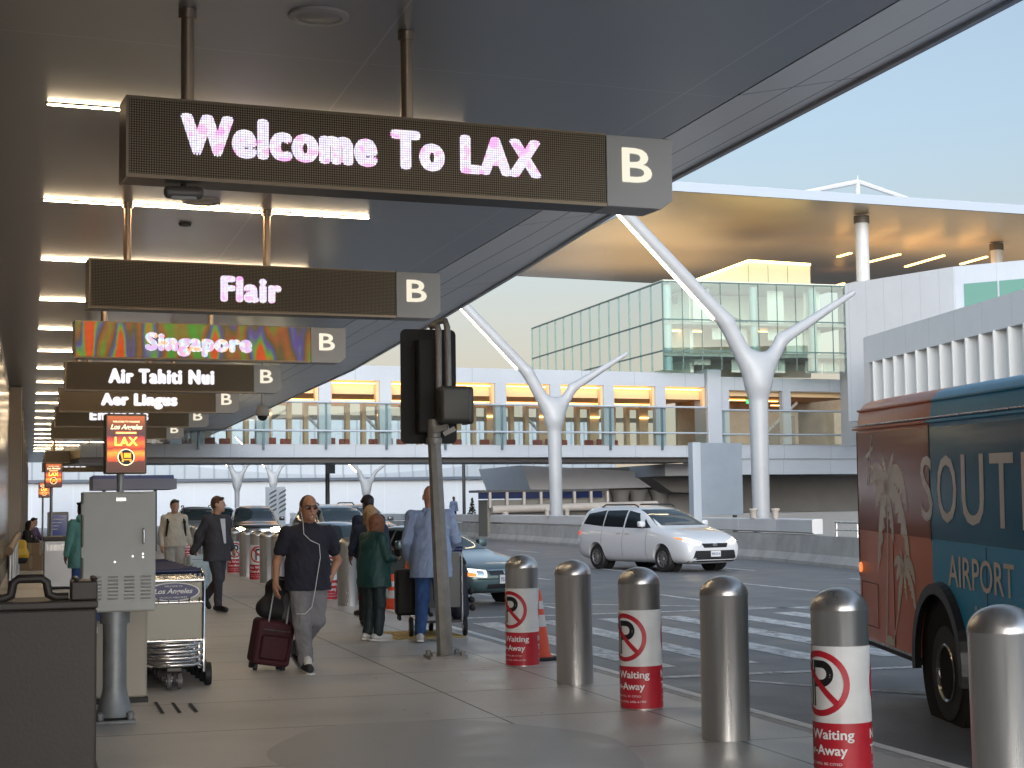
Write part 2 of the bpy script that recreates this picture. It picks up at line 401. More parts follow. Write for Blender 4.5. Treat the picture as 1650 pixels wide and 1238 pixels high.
for i in range(9):                                       # zebra bars across the road
    X = 6.45+i*.98; line(X, 16.2+.03*i, X+.05, 23.3, .40)
line(6.0, 24.4, 20, 24.1, .18); line(8.0, 28.0, 12.2, 23.95, .14); line(6.0, 15.3, 20, 14.6, .18)
line(6.6, 14.9, 8.4, 12.0, .12)
for X in (11.5, 14.6, 17.55):
    for k in range(14):
        y0 = 26.5+k*9.1+(X > 14)*1.8; line(X, y0, X, y0+4.2, .13)
line(8.5, 26, 8.5, 60, .1)
tag(mb.build('road_markings', m_line), kind='structure')
m_patch = slab_mat('patched concrete', (.34, .33, .315), (.45, .44, .42), .42, [(0, 99)], [(0, 99)], .001, (.1, .1, .1), ns=2.2)
pv = []
for i in range(56):
    a = 2*pi*i/56; r = 1+.03*sin(3*a+1)+.025*sin(7*a)
    pv.append((2.6+1.15*r*cos(a), 10.15+1.7*r*sin(a), .004))
tag(MB().quad(*pv).build('pavement_patch', m_patch), kind='structure')
m_slot = mat('grate slots', (.02, .018, .016), .8)
mb = MB()
for i in range(3):
    x = .98+i*.13; mb.quad((x, 12.95, .004), (x+.03, 12.95, .004), (x+.03, 13.75-.1*i, .004), (x, 13.75-.1*i, .004))
tag(mb.build('pavement_slots', m_slot), kind='structure')
m_tact = mat('yellow tactile paving', (.50, .34, .10), .6, noise=.2, ns=12)
mb = MB().box(4.05, 5.05, 18.95, 20.1, .002, .012)
for i in range(12):
    for j in range(12): mb.lathe([(.024, .012), (.016, .018)], (4.11+i*.08, 19.02+j*.09, 0), 6)
tag(mb.build('tactile_paving', m_tact), kind='structure')

# ------------------------------------------------------------ parapet along the far side of the road
m_conc = mat('barrier concrete', (.33, .32, .30), .8, noise=.18, ns=1.4, bump=.2, bs=12)
m_cope = mat('pale parapet panel', (.55, .54, .53), .6, noise=.06, ns=1)
wl = [(16.5, 8), (18.6, 24), (20.03, 36.9), (20.87, 43.1), (21.41, 57.5), (22.1, 73.3), (22.3, 99), (21.5, 140)]
t = root('road_parapet', 'long concrete parapet with pale panels on top along the far side of the road', 'barrier', (0, 0, 0))
mb = MB(); mc = MB(); md = MB()
for (x0, y0), (x1, y1) in zip(wl[:-1], wl[1:]):
    ring = lambda x, y: [(x-.14, y, -.4), (x-.14, y, -.08), (x, y, .12), (x+.06, y, .62), (x+.4, y, .62), (x+.4, y, -.4)]
    mb.loft([ring(x0, y0), ring(x1, y1)])
for (x0, y0), (x1, y1) in zip(wl[:-1], wl[1:]):
    L = sqrt((x1-x0)**2+(y1-y0)**2); k = max(1, int(L/2.6))
    for i in range(k):
        a, b = i/k, (i+1)/k-.02/L
        p = lambda s: (x0+(x1-x0)*s, y0+(y1-y0)*s)
        pa, pb = p(a), p(b)
        if pa[1] < 38.6: continue
        mc.loft([[(q[0]+.1, q[1], .66), (q[0]+.04, q[1], .7), (q[0]+.04, q[1], 1.04), (q[0]+.12, q[1], 1.07), (q[0]+.36, q[1], 1.07), (q[0]+.36, q[1], .66)] for q in (pa, pb)])
mb.build('barrier_wall', m_conc, t); mc.build('coping_panels', m_cope, t)
rl = MB()
for y in (25, 28, 31, 34, 37, 38.4): x = 18.6+(y-24)*.11; rl.tube([(x+.2, y, .6), (x+.2, y, 1.0)], .03)
rl.tube([(18.9, 25, 1.0), (20.35, 38.4, 1.0)], .03); rl.tube([(18.9, 25, .8), (20.35, 38.4, .8)], .02)
rl.build('end_rail', alu, t, smooth=40)

# ------------------------------------------------------------ terminal canopy over the pavement
m_soff = slab_mat('canopy soffit metal', (.43, .445, .46), (.445, .46, .475), .30, [(0, 2.43), (0, 5.2)], [(6.55, 11.75)], .006, (.62, .62, .6), ns=.12, bump=0, rv=.0, metal=.7, skew=.094)  # light along the panel gaps is painted in as pale seam colour
m_fas = slab_mat('canopy fascia metal', (.70, .705, .70), (.76, .765, .76), .34, [(0, 6.25), (0, 6.75)], [(6.55, 11.75)], .012, (.08, .08, .08), ns=.2, bump=0, rv=.0, metal=.55, skew=.094)
t = root('terminal_canopy', 'huge dark metal canopy roofing the pavement with a pale upturned outer edge', 'canopy', (0, 0, 0))
MB().box(-.62, 5.65, -6, 120, 5.0, 5.3).build('soffit', m_soff, t)
fo = [(6.95, -6), (6.95, 10), (7.0, 18), (7.35, 23.5), (7.75, 31), (8.3, 43), (8.6, 76), (8.7, 120)]
mb = MB(); me_ = MB()
for (xa, ya), (xb, yb) in zip(fo[:-1], fo[1:]):
    mb.add([(5.72, ya, 5.03), (xa, ya, 5.3), (xb, yb, 5.3), (5.72, yb, 5.03), (5.72, ya, 5.9), (xa, ya, 5.9), (xb, yb, 5.9), (5.72, yb, 5.9)], [(0,1,2,3), (4,7,6,5), (0,4,5,1), (3,2,6,7), (0,3,7,4)])
    me_.add([(xa+.002, ya, 5.27), (xb+.002, yb, 5.27), (xb+.002, yb, 5.9), (xa+.002, ya, 5.9), (xa+.06, ya, 5.27), (xb+.06, yb, 5.27), (xb+.06, yb, 5.9), (xa+.06, ya, 5.9)], [(0,3,2,1), (4,5,6,7), (0,1,5,4), (3,7,6,2)])
mb.build('fascia_underside', m_fas, t); me_.build('edge_trim', white2, t)
MB().box(5.65, 5.72, -6, 120, 5.06, 5.3).build('shadow_gap', blk, t)
MB().box(-.6, 5.64, -6, 120, 5.31, 5.9).build('roof', m_fas, t)

# left: terminal wall of bronze metal and glass
m_bronze = mat('bronze wall panel', (.10, .078, .06), .3, .6, noise=.15, ns=2, rvar=.08)
m_ribs = mat('ribbed bronze glass', (.17, .14, .11), .18, .7, noise=.35, ns=6, stretch=(1, 3, .3))
t = root('terminal_wall', 'bronze terminal front with tall ribbed panels along the left side of the pavement', 'wall', (-.62, 0, 0))
MB().box(-.5, 0, -6, 160, 0, 4.995).build('wall_panel', m_bronze, t)
mb = MB()
for i in range(300):
    y = 26+i*.33; mb.box(0.003, .03, y, y+.24, .5, 4.6)
mb.build('ribs', m_ribs, t)
for k in range(9): MB().box(.003, .34, 46+k*11, 46.5+k*11, .0, 4.99).build('column', mat('bronze column', (.13, .11, .09), .3, .6), t, bevel=.02)

# ceiling strip lights
m_hous = mat('strip light housing', (.10, .085, .07), .4, .6)
STR = ['partly hidden behind the upper left of the Welcome To LAX sign', 'the full-length one between the Welcome To LAX and Flair signs', 'just above the left end of the Flair sign', 'level with the lower edge of the Flair sign', 'just above the left end of the Singapore sign', 'level with the lower edge of the Singapore sign', 'just above the Air Tahiti Nui sign', 'beside the Air Tahiti Nui sign, at its lower edge']
def strip(i, Y):
    lab = 'warm ceiling strip light '+(STR[i] if i < len(STR) else 'in the dense far run of strips beyond the Aer Lingus sign')
    o = root('ceiling_light', lab, 'light', (.08, Y, 4.999), atan2(.094, 1), 'warm ceiling strip lights')
    return o
s0 = strip(0, 13.77)
MB().box(0, 3.74, -.019, .019, -.012, .0).build('frame', m_hous, s0)
MB().box(.02, 3.72, -.017, .017, -.02, -.0125).build('diffuser', warm, s0)
for i in range(1, 20):
    o = copy_tree(s0); Y = 13.77+4.36*i; o.location.y = Y
    o['label'] = 'warm ceiling strip light '+(STR[i] if i < len(STR) else 'in the dense far run of strips beyond the Aer Lingus sign')
# ceiling discs and small fittings
m_disc = mat('cream speaker grille', (.62, .57, .5), .6)
for i, (x, y, lab) in enumerate([(1.88, 10.85, 'round cream ceiling speaker above the Welcome To LAX sign'), (1.78, 17.88, 'round ceiling speaker seen under the Welcome To LAX sign')]):
    t = root('ceiling_speaker', lab, 'speaker', (x, y, 5), 0, 'round ceiling speakers')
    MB().lathe([(.21, 0), (.21, -.018), (.165, -.024), (.16, -.012)], (0, 0, 0), 40).build('rim', mat('cream rim', (.66, .6, .54), .5), t, smooth=40)
    MB().lathe([(.16, -.013), (.155, -.016)], (0, 0, 0), 40).build('grille', m_disc, t, smooth=40)
tag(MB().lathe([(.08, 0), (.07, -.03), (.03, -.04)], (1.73, 19.35, 5), 20).build('smoke_detector', darkgrey, None, smooth=40), 'small dark round smoke detector on the canopy soffit above the Flair sign', 'detector')

# ------------------------------------------------------------ hanging LED signs
def led_mat(name, c, dot, pitch, rainbow=False, es=0.):
    m = bpy.data.materials.new(name); m.use_nodes = True; n, l, b = nodes(m)
    tc = n.new('ShaderNodeTexCoord'); sp = n.new('ShaderNodeSeparateXYZ'); l.new(tc.outputs['Object'], sp.inputs[0])
    fx = mth(n, l, 'SUBTRACT', mth(n, l, 'FRACT', mth(n, l, 'DIVIDE', sp.outputs[0], pitch)), .5)
    fz = mth(n, l, 'SUBTRACT', mth(n, l, 'FRACT', mth(n, l, 'DIVIDE', sp.outputs[2], pitch)), .5)
    d = mth(n, l, 'SQRT', mth(n, l, 'ADD', mth(n, l, 'MULTIPLY', fx, fx), mth(n, l, 'MULTIPLY', fz, fz)))
    dm = mth(n, l, 'LESS_THAN', d, .33)
    mx = n.new('ShaderNodeMixRGB'); l.new(dm, mx.inputs[0]); mx.inputs[1].default_value = (*c, 1); mx.inputs[2].default_value = (*dot, 1); l.new(mx.outputs[0], b.inputs['Base Color'])
    seam = mth(n, l, 'LESS_THAN', mth(n, l, 'PINGPONG', sp.outputs[0], .16), .003)
    b.inputs['Roughness'].default_value = .45
    if rainbow:
        t = n.new('ShaderNodeTexNoise'); t.inputs['Scale'].default_value = 3.2; t.inputs['Detail'].default_value = 1; mp = n.new('ShaderNodeMapping'); mp.inputs['Scale'].default_value = (1, 1, .25); mp.inputs['Rotation'].default_value = (0, .5, 0)
        l.new(tc.outputs['Object'], mp.inputs[0]); l.new(mp.outputs[0], t.inputs['Vector'])
        cr = n.new('ShaderNodeValToRGB'); cr.color_ramp.interpolation = 'LINEAR'; e = cr.color_ramp.elements
        e[0].position = .36; e[0].color = (.05, .3, .02, 1); e[1].position = .64; e[1].color = (.7, .07, .01, 1)
        for p, cc in ((.45, (.35, .08, .02, 1)), (.5, (.09, .09, .02, 1)), (.55, (.1, .06, .3, 1)), (.6, (.12, .35, .02, 1))): q = e.new(p); q.color = cc
        l.new(t.outputs[0], cr.inputs[0]); l.new(cr.outputs[0], b.inputs['Emission Color'])
        l.new(mth(n, l, 'ADD', mth(n, l, 'MULTIPLY', dm, es), es*.15), b.inputs['Emission Strength'])
    MATS[name] = m; return m
def glow_mat(name, pitch, cols, es):
    m = bpy.data.materials.new(name); m.use_nodes = True; n, l, b = nodes(m)
    tc = n.new('ShaderNodeTexCoord'); sp = n.new('ShaderNodeSeparateXYZ'); l.new(tc.outputs['Object'], sp.inputs[0])
    fx = mth(n, l, 'SUBTRACT', mth(n, l, 'FRACT', mth(n, l, 'DIVIDE', sp.outputs[0], pitch)), .5)
    fz = mth(n, l, 'SUBTRACT', mth(n, l, 'FRACT', mth(n, l, 'DIVIDE', sp.outputs[2], pitch)), .5)
    d = mth(n, l, 'SQRT', mth(n, l, 'ADD', mth(n, l, 'MULTIPLY', fx, fx), mth(n, l, 'MULTIPLY', fz, fz)))
    dm = mth(n, l, 'LESS_THAN', d, .40)
    t = n.new('ShaderNodeTexNoise'); t.inputs['Scale'].default_value = 9; t.inputs['Detail'].default_value = 3; l.new(tc.outputs['Object'], t.inputs['Vector'])
    cr = n.new('ShaderNodeValToRGB'); e = cr.color_ramp.elements; e[0].position = .38; e[1].position = .62; e[0].color = (*cols[0], 1); e[1].color = (*cols[-1], 1)
    for k, cc in enumerate(cols[1:-1]): q = e.new(.38+.24*(k+1)/(len(cols)-1)); q.color = (*cc, 1)
    l.new(t.outputs[0], cr.inputs[0]); l.new(cr.outputs[0], b.inputs['Emission Color'])
    l.new(mth(n, l, 'ADD', mth(n, l, 'MULTIPLY', dm, es*.9), es*.35), b.inputs['Emission Strength'])
    b.inputs['Base Color'].default_value = (.3, .3, .3, 1)
    MATS[name] = m; return m
led = led_mat('LED board', (.03, .022, .014), (.30, .215, .105), .0165)
led2 = led_mat('LED board lit in rainbow colours', (.02, .015, .01), (.1, .08, .05), .0165, True, .5)
pinkw = glow_mat('lit pinkish letters', .0165, [(1, .42, .9), (1, .85, 1), (.72, .66, 1), (1, .95, 1), (1, .5, .85)], .42)
whitew = glow_mat('lit white letters', .0165, [(.9, .85, 1), (1, .97, 1)], .45)
rainw = glow_mat('lit multicolour letters', .0165, [(.55, .45, 1), (1, .3, .5), (.35, .75, 1), (1, .95, 1), (1, .45, .2)], .40)
m_sframe = mat('sign housing', (.09, .08, .07), .4, .6)
m_bpan = mat('grey sign panel', (.40, .395, .39), .45, .2)
m_bB = mat('cream letter', (.62, .58, .48), .5, emit=(1, .92, .74), es=.26)
m_pole = mat('bronze pole', (.52, .39, .28), .28, .8)
SIGNS = [('Welcome To LAX', 10.75, .38, 2.95, 3.975, 4.225, pinkw, led, 'large hanging sign reading Welcome To LAX in pinkish white lights'),
    ('Flair', 17.95, 1.46, 2.11, 3.92, 4.18, pinkw, led, 'hanging sign reading Flair in pinkish white lights'),
    ('Singapore', 23.95, 1.03, 2.56, 3.86, 4.17, rainw, led2, 'hanging sign reading Singapore on a red and green lit board'),
    ('Air Tahiti Nui', 30.6, .79, 2.72, 3.95, 4.2, whitew, led, 'hanging sign reading Air Tahiti Nui in white lights'),
    ('Aer Lingus', 37.25, .93, 2.59, 3.88, 4.2, whitew, led, 'hanging sign reading Aer Lingus in white lights'),
    ('Emirates', 44.0, .9, 2.4, 3.98, 4.23, whitew, led, 'hanging sign behind the poster box, only the last letters of its name showing'),
    ('', 51.5, 0, 0, 0, 0, whitew, led, 'dark hanging sign with no lit name behind the poster box'),
    ('Iberia', 77.5, 1.5, 2.45, 3.92, 4.22, whitew, led, 'small far hanging sign reading Iberia in white lights'),
    ('Norse', 84, 1.2, 2.4, 3.92, 4.2, whitew, led, 'far hanging sign with a short lit name just under the Iberia sign'),
    ('Copa', 90.5, .8, 2.2, 3.92, 4.2, whitew, led, 'tiny far hanging sign, second below the Iberia sign'),
    ('', 97, 0, 0, 0, 0, whitew, led, 'tiny far dark hanging sign, third below the Iberia sign')]
for txt, Y, u0, u1, v0, v1, tm, lm, lab in SIGNS:
    far = Y > 60
    if txt in ('Norse', 'Copa'): txt2 = '-----'
    else: txt2 = txt
    t = root('airline_sign', lab, 'sign', (.58, Y, 0), atan2(.094, 1), 'airline signs hanging under the canopy')
    w = 4.05
    mb = MB().box(0, 3.5, .012, .30, 3.79, 4.33); mb.build('housing', m_sframe, t, bevel=.008)
    MB().box(.015, 3.495, .0, .0115, 3.815, 4.318).build('led_board', lm, t)
    MB().prism([(3.503, 3.79), (3.95, 3.79), (w, 3.86), (w, 4.33), (3.503, 4.33)], -.004, .31).build('end_panel', m_bpan, t, bevel=.006)
    mb = MB().box(-.004, .014, -.006, .30, 3.786, 4.334).box(.014, 3.5, -.006, .0, 3.786, 3.812).box(.014, 3.5, -.006, .0, 4.32, 4.334)
    mb.build('edge_frame', mat('sign edge strip', (.2, .16, .12), .35, .8), t)
    text_on('letter', 'B', 3.635, 3.87, 3.985, 4.235, lambda a, b: (a, -.0085, b), m_bB, t, heavy=.03)
    if txt2: text_on('lettering', txt2, u0, u1, v0, v1, lambda a, b: (a, -.0065, b), tm, t, heavy=.105, spacing=1.18)
    for px_ in (.43, 2.0): 
        MB().lathe([(.045, 4.334), (.045, 4.93), (.062, 4.931), (.062, 4.997)], (px_, .15, 0), 20).build('hanger_pole', m_pole, t, smooth=40)
    if Y < 12:   # sensor hung under the first sign
        pass
t = root('sensor_unit', 'rounded dark sensor hanging under the left end of the Welcome To LAX sign', 'sensor', (.97, 10.95, 3.70), 0)
blob('case', [cap((-.1, 0, .045), (.1, 0, .045), .032, k=.02), cap((-.1, 0, .02), (.1, 0, .02), .03, k=.02)], .006, mat('grey sensor case', (.12, .11, .10), .35), t)
MB().lathe([(.02, .05), (.02, .09)], (0, 0, 0), 12).build('bracket', darkgrey, t)
blob('lens', [cap((-.07, -.01, .0), (.07, -.01, .0), .018)], .006, mat('pale lens', (.5, .5, .5), .1), t)

# dome camera under the canopy edge
t = root('dome_camera', 'white dome camera hanging below the Air Tahiti Nui sign', 'camera', (5.07, 37, 3.72), 0)
MB().lathe([(.03, 1.3), (.03, .24), (.12, .2), (.16, .08), (.16, 0), (.13, -.03)], (0, 0, 0), 24).build('housing', mat('pale camera housing', (.4, .39, .37), .4), t, smooth=50)
MB().lathe([(.115, -.031), (.11, -.08), (.07, -.13), (.01, -.145)], (0, 0, 0), 24).build('dome', mat('smoked dome', (.02, .02, .022), .06), t, smooth=80)
# ------------------------------------------------------------ Y-shaped canopy columns across the road
m_ycol = mat('white column paint', (.35, .36, .375), .42, noise=.06, ns=1)
ledarm = mat('arm light strip', (1, .9, .7), .5, emit=(1, .82, .52), es=5)
def ycol(base, fork, tipL, tipR, r0, label, group='white Y-shaped columns', hi=True):
    b = Vector(base); t = root('canopy_column', label, 'column', b, 0, group)
    f = Vector(fork)-b; tl = Vector(tipL)-b; tr = Vector(tipR)-b
    P = [cap((0, 0, -1.2), f-Vector((0, 0, .2)), r0*.74, r0*.92, .3)]
    el = f+(tl-f)*.16; er = f+(tr-f)*.25
    P += [cap(f-Vector((0, 0, .9)), el, r0*.85, r0*.72, .35), cap(el, tl, r0*.72, r0*.48, .1), cap(f-Vector((0, 0, .9)), er, r0*.75, r0*.58, .35), cap(er, tr, r0*.6, r0*.28, .1)]
    blob('shaft', P, .09 if hi else .14, m_ycol, t)
    d = (tl-f).normalized(); a = f+(tl-f)*.2; q = Vector((-d.z, 0, d.x))*-1
    if q.z > 0: q = -q
    o = r0*.62
    MB().bar(a+q*(r0*.75), tl+q*(r0*.50), .10, .05, up=q).build('light_strip', ledarm, t)
    return t
ycol((21.6, 45.53, 1.0), (21.6, 45.53, 6.1), (15.2, 45.53, 12.5), (25.0, 45.53, 8.15), .34, 'nearer white Y-shaped column rising beside the grey sign back')
ycol((22.6, 68.84, 1.0), (22.55, 68.84, 6.25), (14.9, 68.84, 14.0), (26.1, 68.84, 8.4), .36, 'white Y-shaped column standing left of the minivan in front of the walkway')
for i, (x, yb, yf, Y, lab) in enumerate([(382, 812, 762, 118, 'small far Y-shaped column behind the headlights of the dark SUV'), (440, 800, 762, 132, 'small far Y-shaped column above the striped hoarding'), (590, 812, 772, 112, 'small far Y-shaped column above the two people in dark jackets')]):
    B = at(x, 830, Y=Y); B.z = .5; f = at(x, yf, Y=Y); 
    ycol(B, f, f+Vector((-3.0, 0, 3.0)), f+Vector((2.6, 0, 1.9)), .22, lab, hi=False)

# ------------------------------------------------------------ glazed footbridge over the road
m_br = slab_mat('bridge panel', (.36, .39, .43), (.41, .44, .48), .4, [(3.07, .42)], [(0, 99)], .015, (.25, .28, .32), ns=.4, bump=0, rv=.05)
m_brsteel = mat('bridge steel', (.40, .45, .50), .4, .2)
m_tan = mat('tan lining', (.66, .45, .24), .6)
m_int = mat('beige interior', (.52, .40, .25), .7)
m_cove = mat('amber cove light', (1, .7, .3), .5, emit=(1, .50, .14), es=2.6)
m_carpet = mat('red seats', (.22, .05, .03), .7, noise=.3, ns=3)
gl_teal = glassy('teal glass', (.80, .90, .89), .06, .01)
t = root('glazed_footbridge', 'long glazed footbridge with amber lights crossing over the road', 'bridge', (11.5, 76, 0), atan2(.135, 1))
XL, XR = -9.5, 23.1
mb = MB().box(XL, XR, 0, .35, 7.66, 8.34).box(XL, XR, .02, .35, 3.94, 4.56).box(XL, XR, 0, 5, 8.341, 8.40).box(XL, XR, 4.7, 5, 7.5, 8.34).box(XL, XR, 4.7, 5, 3.94, 4.56)
mb.build('fascia_panels', m_br, t)
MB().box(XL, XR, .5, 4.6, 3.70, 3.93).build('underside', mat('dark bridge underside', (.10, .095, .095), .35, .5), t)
MB().box(XL, XR, .36, 4.69, 3.935, 4.3).build('floor', m_int, t)
MB().box(XL, XR, .36, 4.69, 7.02, 8.33).build('ceiling', m_tan, t)
for yy in (.18, 4.3): MB().box(XL, XR, yy, yy+.10, 7.50 if yy < 1 else 6.96, 7.56 if yy < 1 else 7.01).build('cove_light', m_cove, t)
for k in range(-3, 8):
    x = 1.95+3.07*k
    if x < XL or x > XR-.2: continue
    MB().box(x-.30, x+.30, -.03, .30, 4.561, 7.655).build('column', m_br, t)
    MB().box(x-.02, x+.06, -.16, -.031, 4.3, 6.62).build('fin', mat('blue-grey fin', (.10, .16, .19), .3, .5), t)
    MB().box(x+1.1, x+1.65, 4.3, 4.69, 4.31, 7.3).build('inner_column', m_int, t)
    MB().box(x+.30, x+.52, 4.35, 4.69, 4.31, 7.015).box(x+2.5, x+2.72, 4.35, 4.69, 4.31, 7.015).box(x+.521, x+1.099, 4.4, 4.69, 6.7, 7.015).box(x+1.651, x+2.499, 4.4, 4.69, 6.7, 7.015).build('window_frame', m_int, t)
    MB().box(x+1.1, x+1.65, 4.22, 4.29, 6.2, 6.28).build('cove_light', m_cove, t)
    MB().box(x+.31, x+.36, .05, .3, 6.62, 7.65).build('window_jamb', m_tan, t)
    MB().box(x+2.60, x+2.76, .05, .3, 6.62, 7.65).build('window_jamb', m_tan, t)
MB().box(XL, XR, 4.75, 4.85, 6.0, 6.25).build('transom', mat('grey transom', (.25, .27, .26), .5), t)
MB().tube([(XL, -.20, 6.57), (XR, -.20, 6.57)], .055).build('rail', m_brsteel, t); MB().tube([(XL, -.20, 5.2), (XR, -.20, 5.2)], .05).build('rail', m_brsteel, t)
for k in (-2, 0, 1, 2, 4): 
    x = 1.95+3.07*k; MB().bar((x+.3, 4.6, 6.4), (x+2.2, 4.6, 4.5), .12, .12).build('brace', m_brsteel, t)
for k in range(-3, 8):
    x = 1.95+3.07*k
    if x+2.8 > XR: continue
    mb = MB(); 
    for j in range(3): mb.box(x+.4+j*.75, x+.95+j*.75, 3.2, 3.7, 4.31, 4.62).box(x+.4+j*.75, x+.95+j*.75, 3.6, 3.72, 4.62, 4.98+.05*(j % 2))
    mb.build('bench', m_carpet, t, bevel=.05)
MB().quad((XL, -.10, 4.58), (XR, -.10, 4.58), (XR, -.10, 6.5), (XL, -.10, 6.5)).build('glass', gl_teal, t)
# right-hand bay of the bridge, where it joins the terminal
t = root('bridge_landing', 'white glazed landing block with stairs at the right end of the footbridge', 'building', (11.5, 76, 0), atan2(.135, 1))
MB().box(23.15, 24.0, -.25, 1.2, 4.0, 8.62).build('end_pier', m_br, t, bevel=.03)
mb = MB().box(24.0, 33.0, 0, .35, 7.55, 8.25).box(24.0, 33.0, 0, .35, 3.85, 4.62).box(24., 33.0, .1, 4, 3.0, 3.845)
mb.build('fascia_panels', m_br, t)
MB().box(24.0, 37.0, 4.5, 4.7, 4.6, 7.55).build('back_wall', mat('brown back wall', (.34, .25, .16), .6, noise=.2, ns=1.5), t)
MB().box(24.0, 33.0, .36, 4.5, 7.25, 7.54).build('ceiling', m_tan, t); MB().box(24.0, 33.0, .36, 4.5, 4.4, 4.62).build('floor', m_carpet, t)
for x in (24.05, 28.0, 32.4): MB().box(x, x+.55, -.02, .3, 4.621, 7.549).build('column', m_br, t)
MB().tube([(24, -.2, 6.45), (33, -.2, 6.45)], .055).build('rail', m_brsteel, t); MB().tube([(24, -.2, 5.15), (33, -.2, 5.15)], .05).build('rail', m_brsteel, t)
for i, (a, b_, z) in enumerate([(24.6, 25.8, 7.15), (26, 27.2, 7.2), (27.9, 29.6, 7.2), (29.4, 30.6, 7.0), (24.8, 26.9, 7.27)]): MB().box(a, b_, 2+.4*i, 2.08+.4*i, z-.05, z).build('strip_light', m_cove, t)
st = MB()
for i in range(10): st.box(28.3+i*.2, 28.5+i*.2, 2.2, 3.4, 4.62, 4.8+i*.17)
st.build('stairs', mat('dark stairs', (.09, .08, .07), .5), t); MB().bar((28.2, 2.1, 5.3), (30.4, 2.1, 7.1), .06, .16).build('stair_rail', alu, t)
o = MB().box(26.35, 26.85, 1.0, 1.06, 6.9, 7.12).build('exit_sign', mat('exit sign green', (.02, .3, .08), .5, emit=(.05, .8, .2), es=.5), t)
text_on('exit_text', 'EXIT', 26.42, 26.78, 6.95, 7.07, lambda a, b: (a, .995, b), whl, t, bold=.02)
MB().quad((24., -.10, 4.63), (33, -.10, 4.63), (33, -.10, 6.4), (24., -.10, 6.4)).build('glass', gl_teal, t)

# ------------------------------------------------------------ glass hall with its mullions, slabs and coved box
m_mull = mat('green grey mullion', (.09, .15, .14), .4, .3)
gl_green = glassy('green hall glass', (.74, .87, .85), .14, .01)
m_hallw = mat('hall inner wall', (.72, .72, .62), .7, noise=.08, ns=.4)
X0, X1, Y0, Y1, ZT = 31.65, 42.6, 78., 101., 13.15
t = root('glass_hall', 'pale green glass hall with dark mullions behind the footbridge', 'building', (X0, Y0, 0))
w, d = X1-X0, Y1-Y0
MB().quad((0, 0, 8.5), (w, 0, 8.5), (w, 0, ZT), (0, 0, ZT)).build('front_glass', gl_green, t)
MB().quad((0, 0, 8.5), (0, d, 8.5), (0, d, ZT), (0, 0, ZT)).build('side_glass', glassy('green side glass', (.50, .74, .69), .06, .02), t)
MB().box(2.2, 2.4, 1.7, d, 8.5, ZT-.1).build('side_blind', m_hallw, t)
mb = MB()
for i in range(11): x = w*i/10; mb.box(x-.014, x+.014, -.05, -.003, 8.5, ZT)
for z in (9.5, 11.15, ZT): mb.box(0, w, -.05, -.004, z-.035, z+.035)
mb.build('front_mullions', m_mull, t)
mb = MB()
for i in range(15): y = d*i/14; mb.box(-.05, -.003, y-.02, y+.02, 8.5, ZT)
for z in (9.5, 11.15, ZT): mb.box(-.05, -.004, 0, d, z-.035, z+.035)
mb.build('side_mullions', m_mull, t)
mb = MB().box(.15, w, .3, d, 9.25, 9.45).box(.15, w, .3, d, 10.95, 11.1); mb.build('floor_slab', mat('slab edge', (.40, .42, .38), .6), t)
MB().box(.9, w-.3, 4.2, 4.4, 8.5, ZT-.1).build('inner_wall', m_hallw, t)
rb = random.Random(5); mb = MB()
for i in range(10):
    for z0_, z1_ in ((8.5, 9.2), (9.5, 10.9), (11.2, 13.0)):
        if rb.random() < .62: mb.box(w*i/10+.06, w*(i+1)/10-.06, 1.3, 1.34, z1_-(z1_-z0_)*rb.choice((1, 1, .7, .45)), z1_)
mb.build('blinds', m_hallw, t); MB().box(.1, w, d, d+.2, 8.5, ZT-.02).build('end_wall', m_hallw, t); MB().box(.1, w, .2, d, ZT, ZT+.12).build('roof_slab', m_hallw, t)
for x, y in ((.5, .6), (w*.5, .6), (w*.82, .6), (.5, 9), (.5, 16)): MB().lathe([(.22, 8.5), (.22, ZT-.1)], (x, y, 0), 16).build('inner_column', mat('pale teal column', (.35, .48, .46), .5), t, smooth=40)
for x0, x1, y, z in ((-.1+.4, 3.5, 3, 10.85), (1.5, 4, 12, 9.15), (6.3, 7, 2, 10.8), (7.3, 8, 2, 10.85), (.5, 3, 18, 9.15)): MB().box(x0, x1, y, y+.12, z, z+.06).build('strip_light', m_cove, t)
mb = MB()
for i in range(9): mb.bar((w*.28+i*.55, 3.2, 11.3+i*.0), (w*.28+i*.55+.5, 3.2, 11.3+.35*(i % 2)), .05, .05)
MB().bar((1.5, 3.4, 12.8), (6.5, 3.4, 11.3), .3, .3).build('stair_flight', m_mull, t)
MB().box(w+.003, w+.6, -.6, 1.4, 4.5, ZT+.2).build('end_pier', white2, t)
# coved box on top
t = root('roof_box', 'cream box with a glowing yellow top edge above the glass hall', 'building', (34.6, 81, 0))
poly = [(0, 13.2), (7.2, 13.2), (7.2, 14.75), (3.4, 14.85), (0, 13.6)]
MB().prism(poly, 0, 6).build('walls', mat('cream panel', (.62, .54, .36), .6), t)
m_led = mat('yellow edge light', (1, .8, .3), .5, emit=(1, .68, .16), es=4)
mb = MB(); mb.bar((0, -.06, 13.62), (3.4, -.06, 14.87), .06, .12); mb.bar((3.4, -.06, 14.87), (7.2, -.06, 14.77), .06, .12); mb.build('edge_light', m_led, t)
mb = MB(); 
for x in (3.4, 4.6, 5.8): mb.box(x-.015, x+.015, -.012, -.001, 13.2, 14.7)
mb.build('panel_joints', mat('dark panel joint', (.2, .17, .1), .6), t)  # thin dark joint lines between the cream panels

# ------------------------------------------------------------ the great roof beyond
m_gold = mat('warm roof soffit', (.58, .475, .345), .34, .3, noise=.05, ns=.12)
t = root('great_roof', 'broad white-edged roof with a golden underside over the glass hall', 'roof', (0, 0, 0))
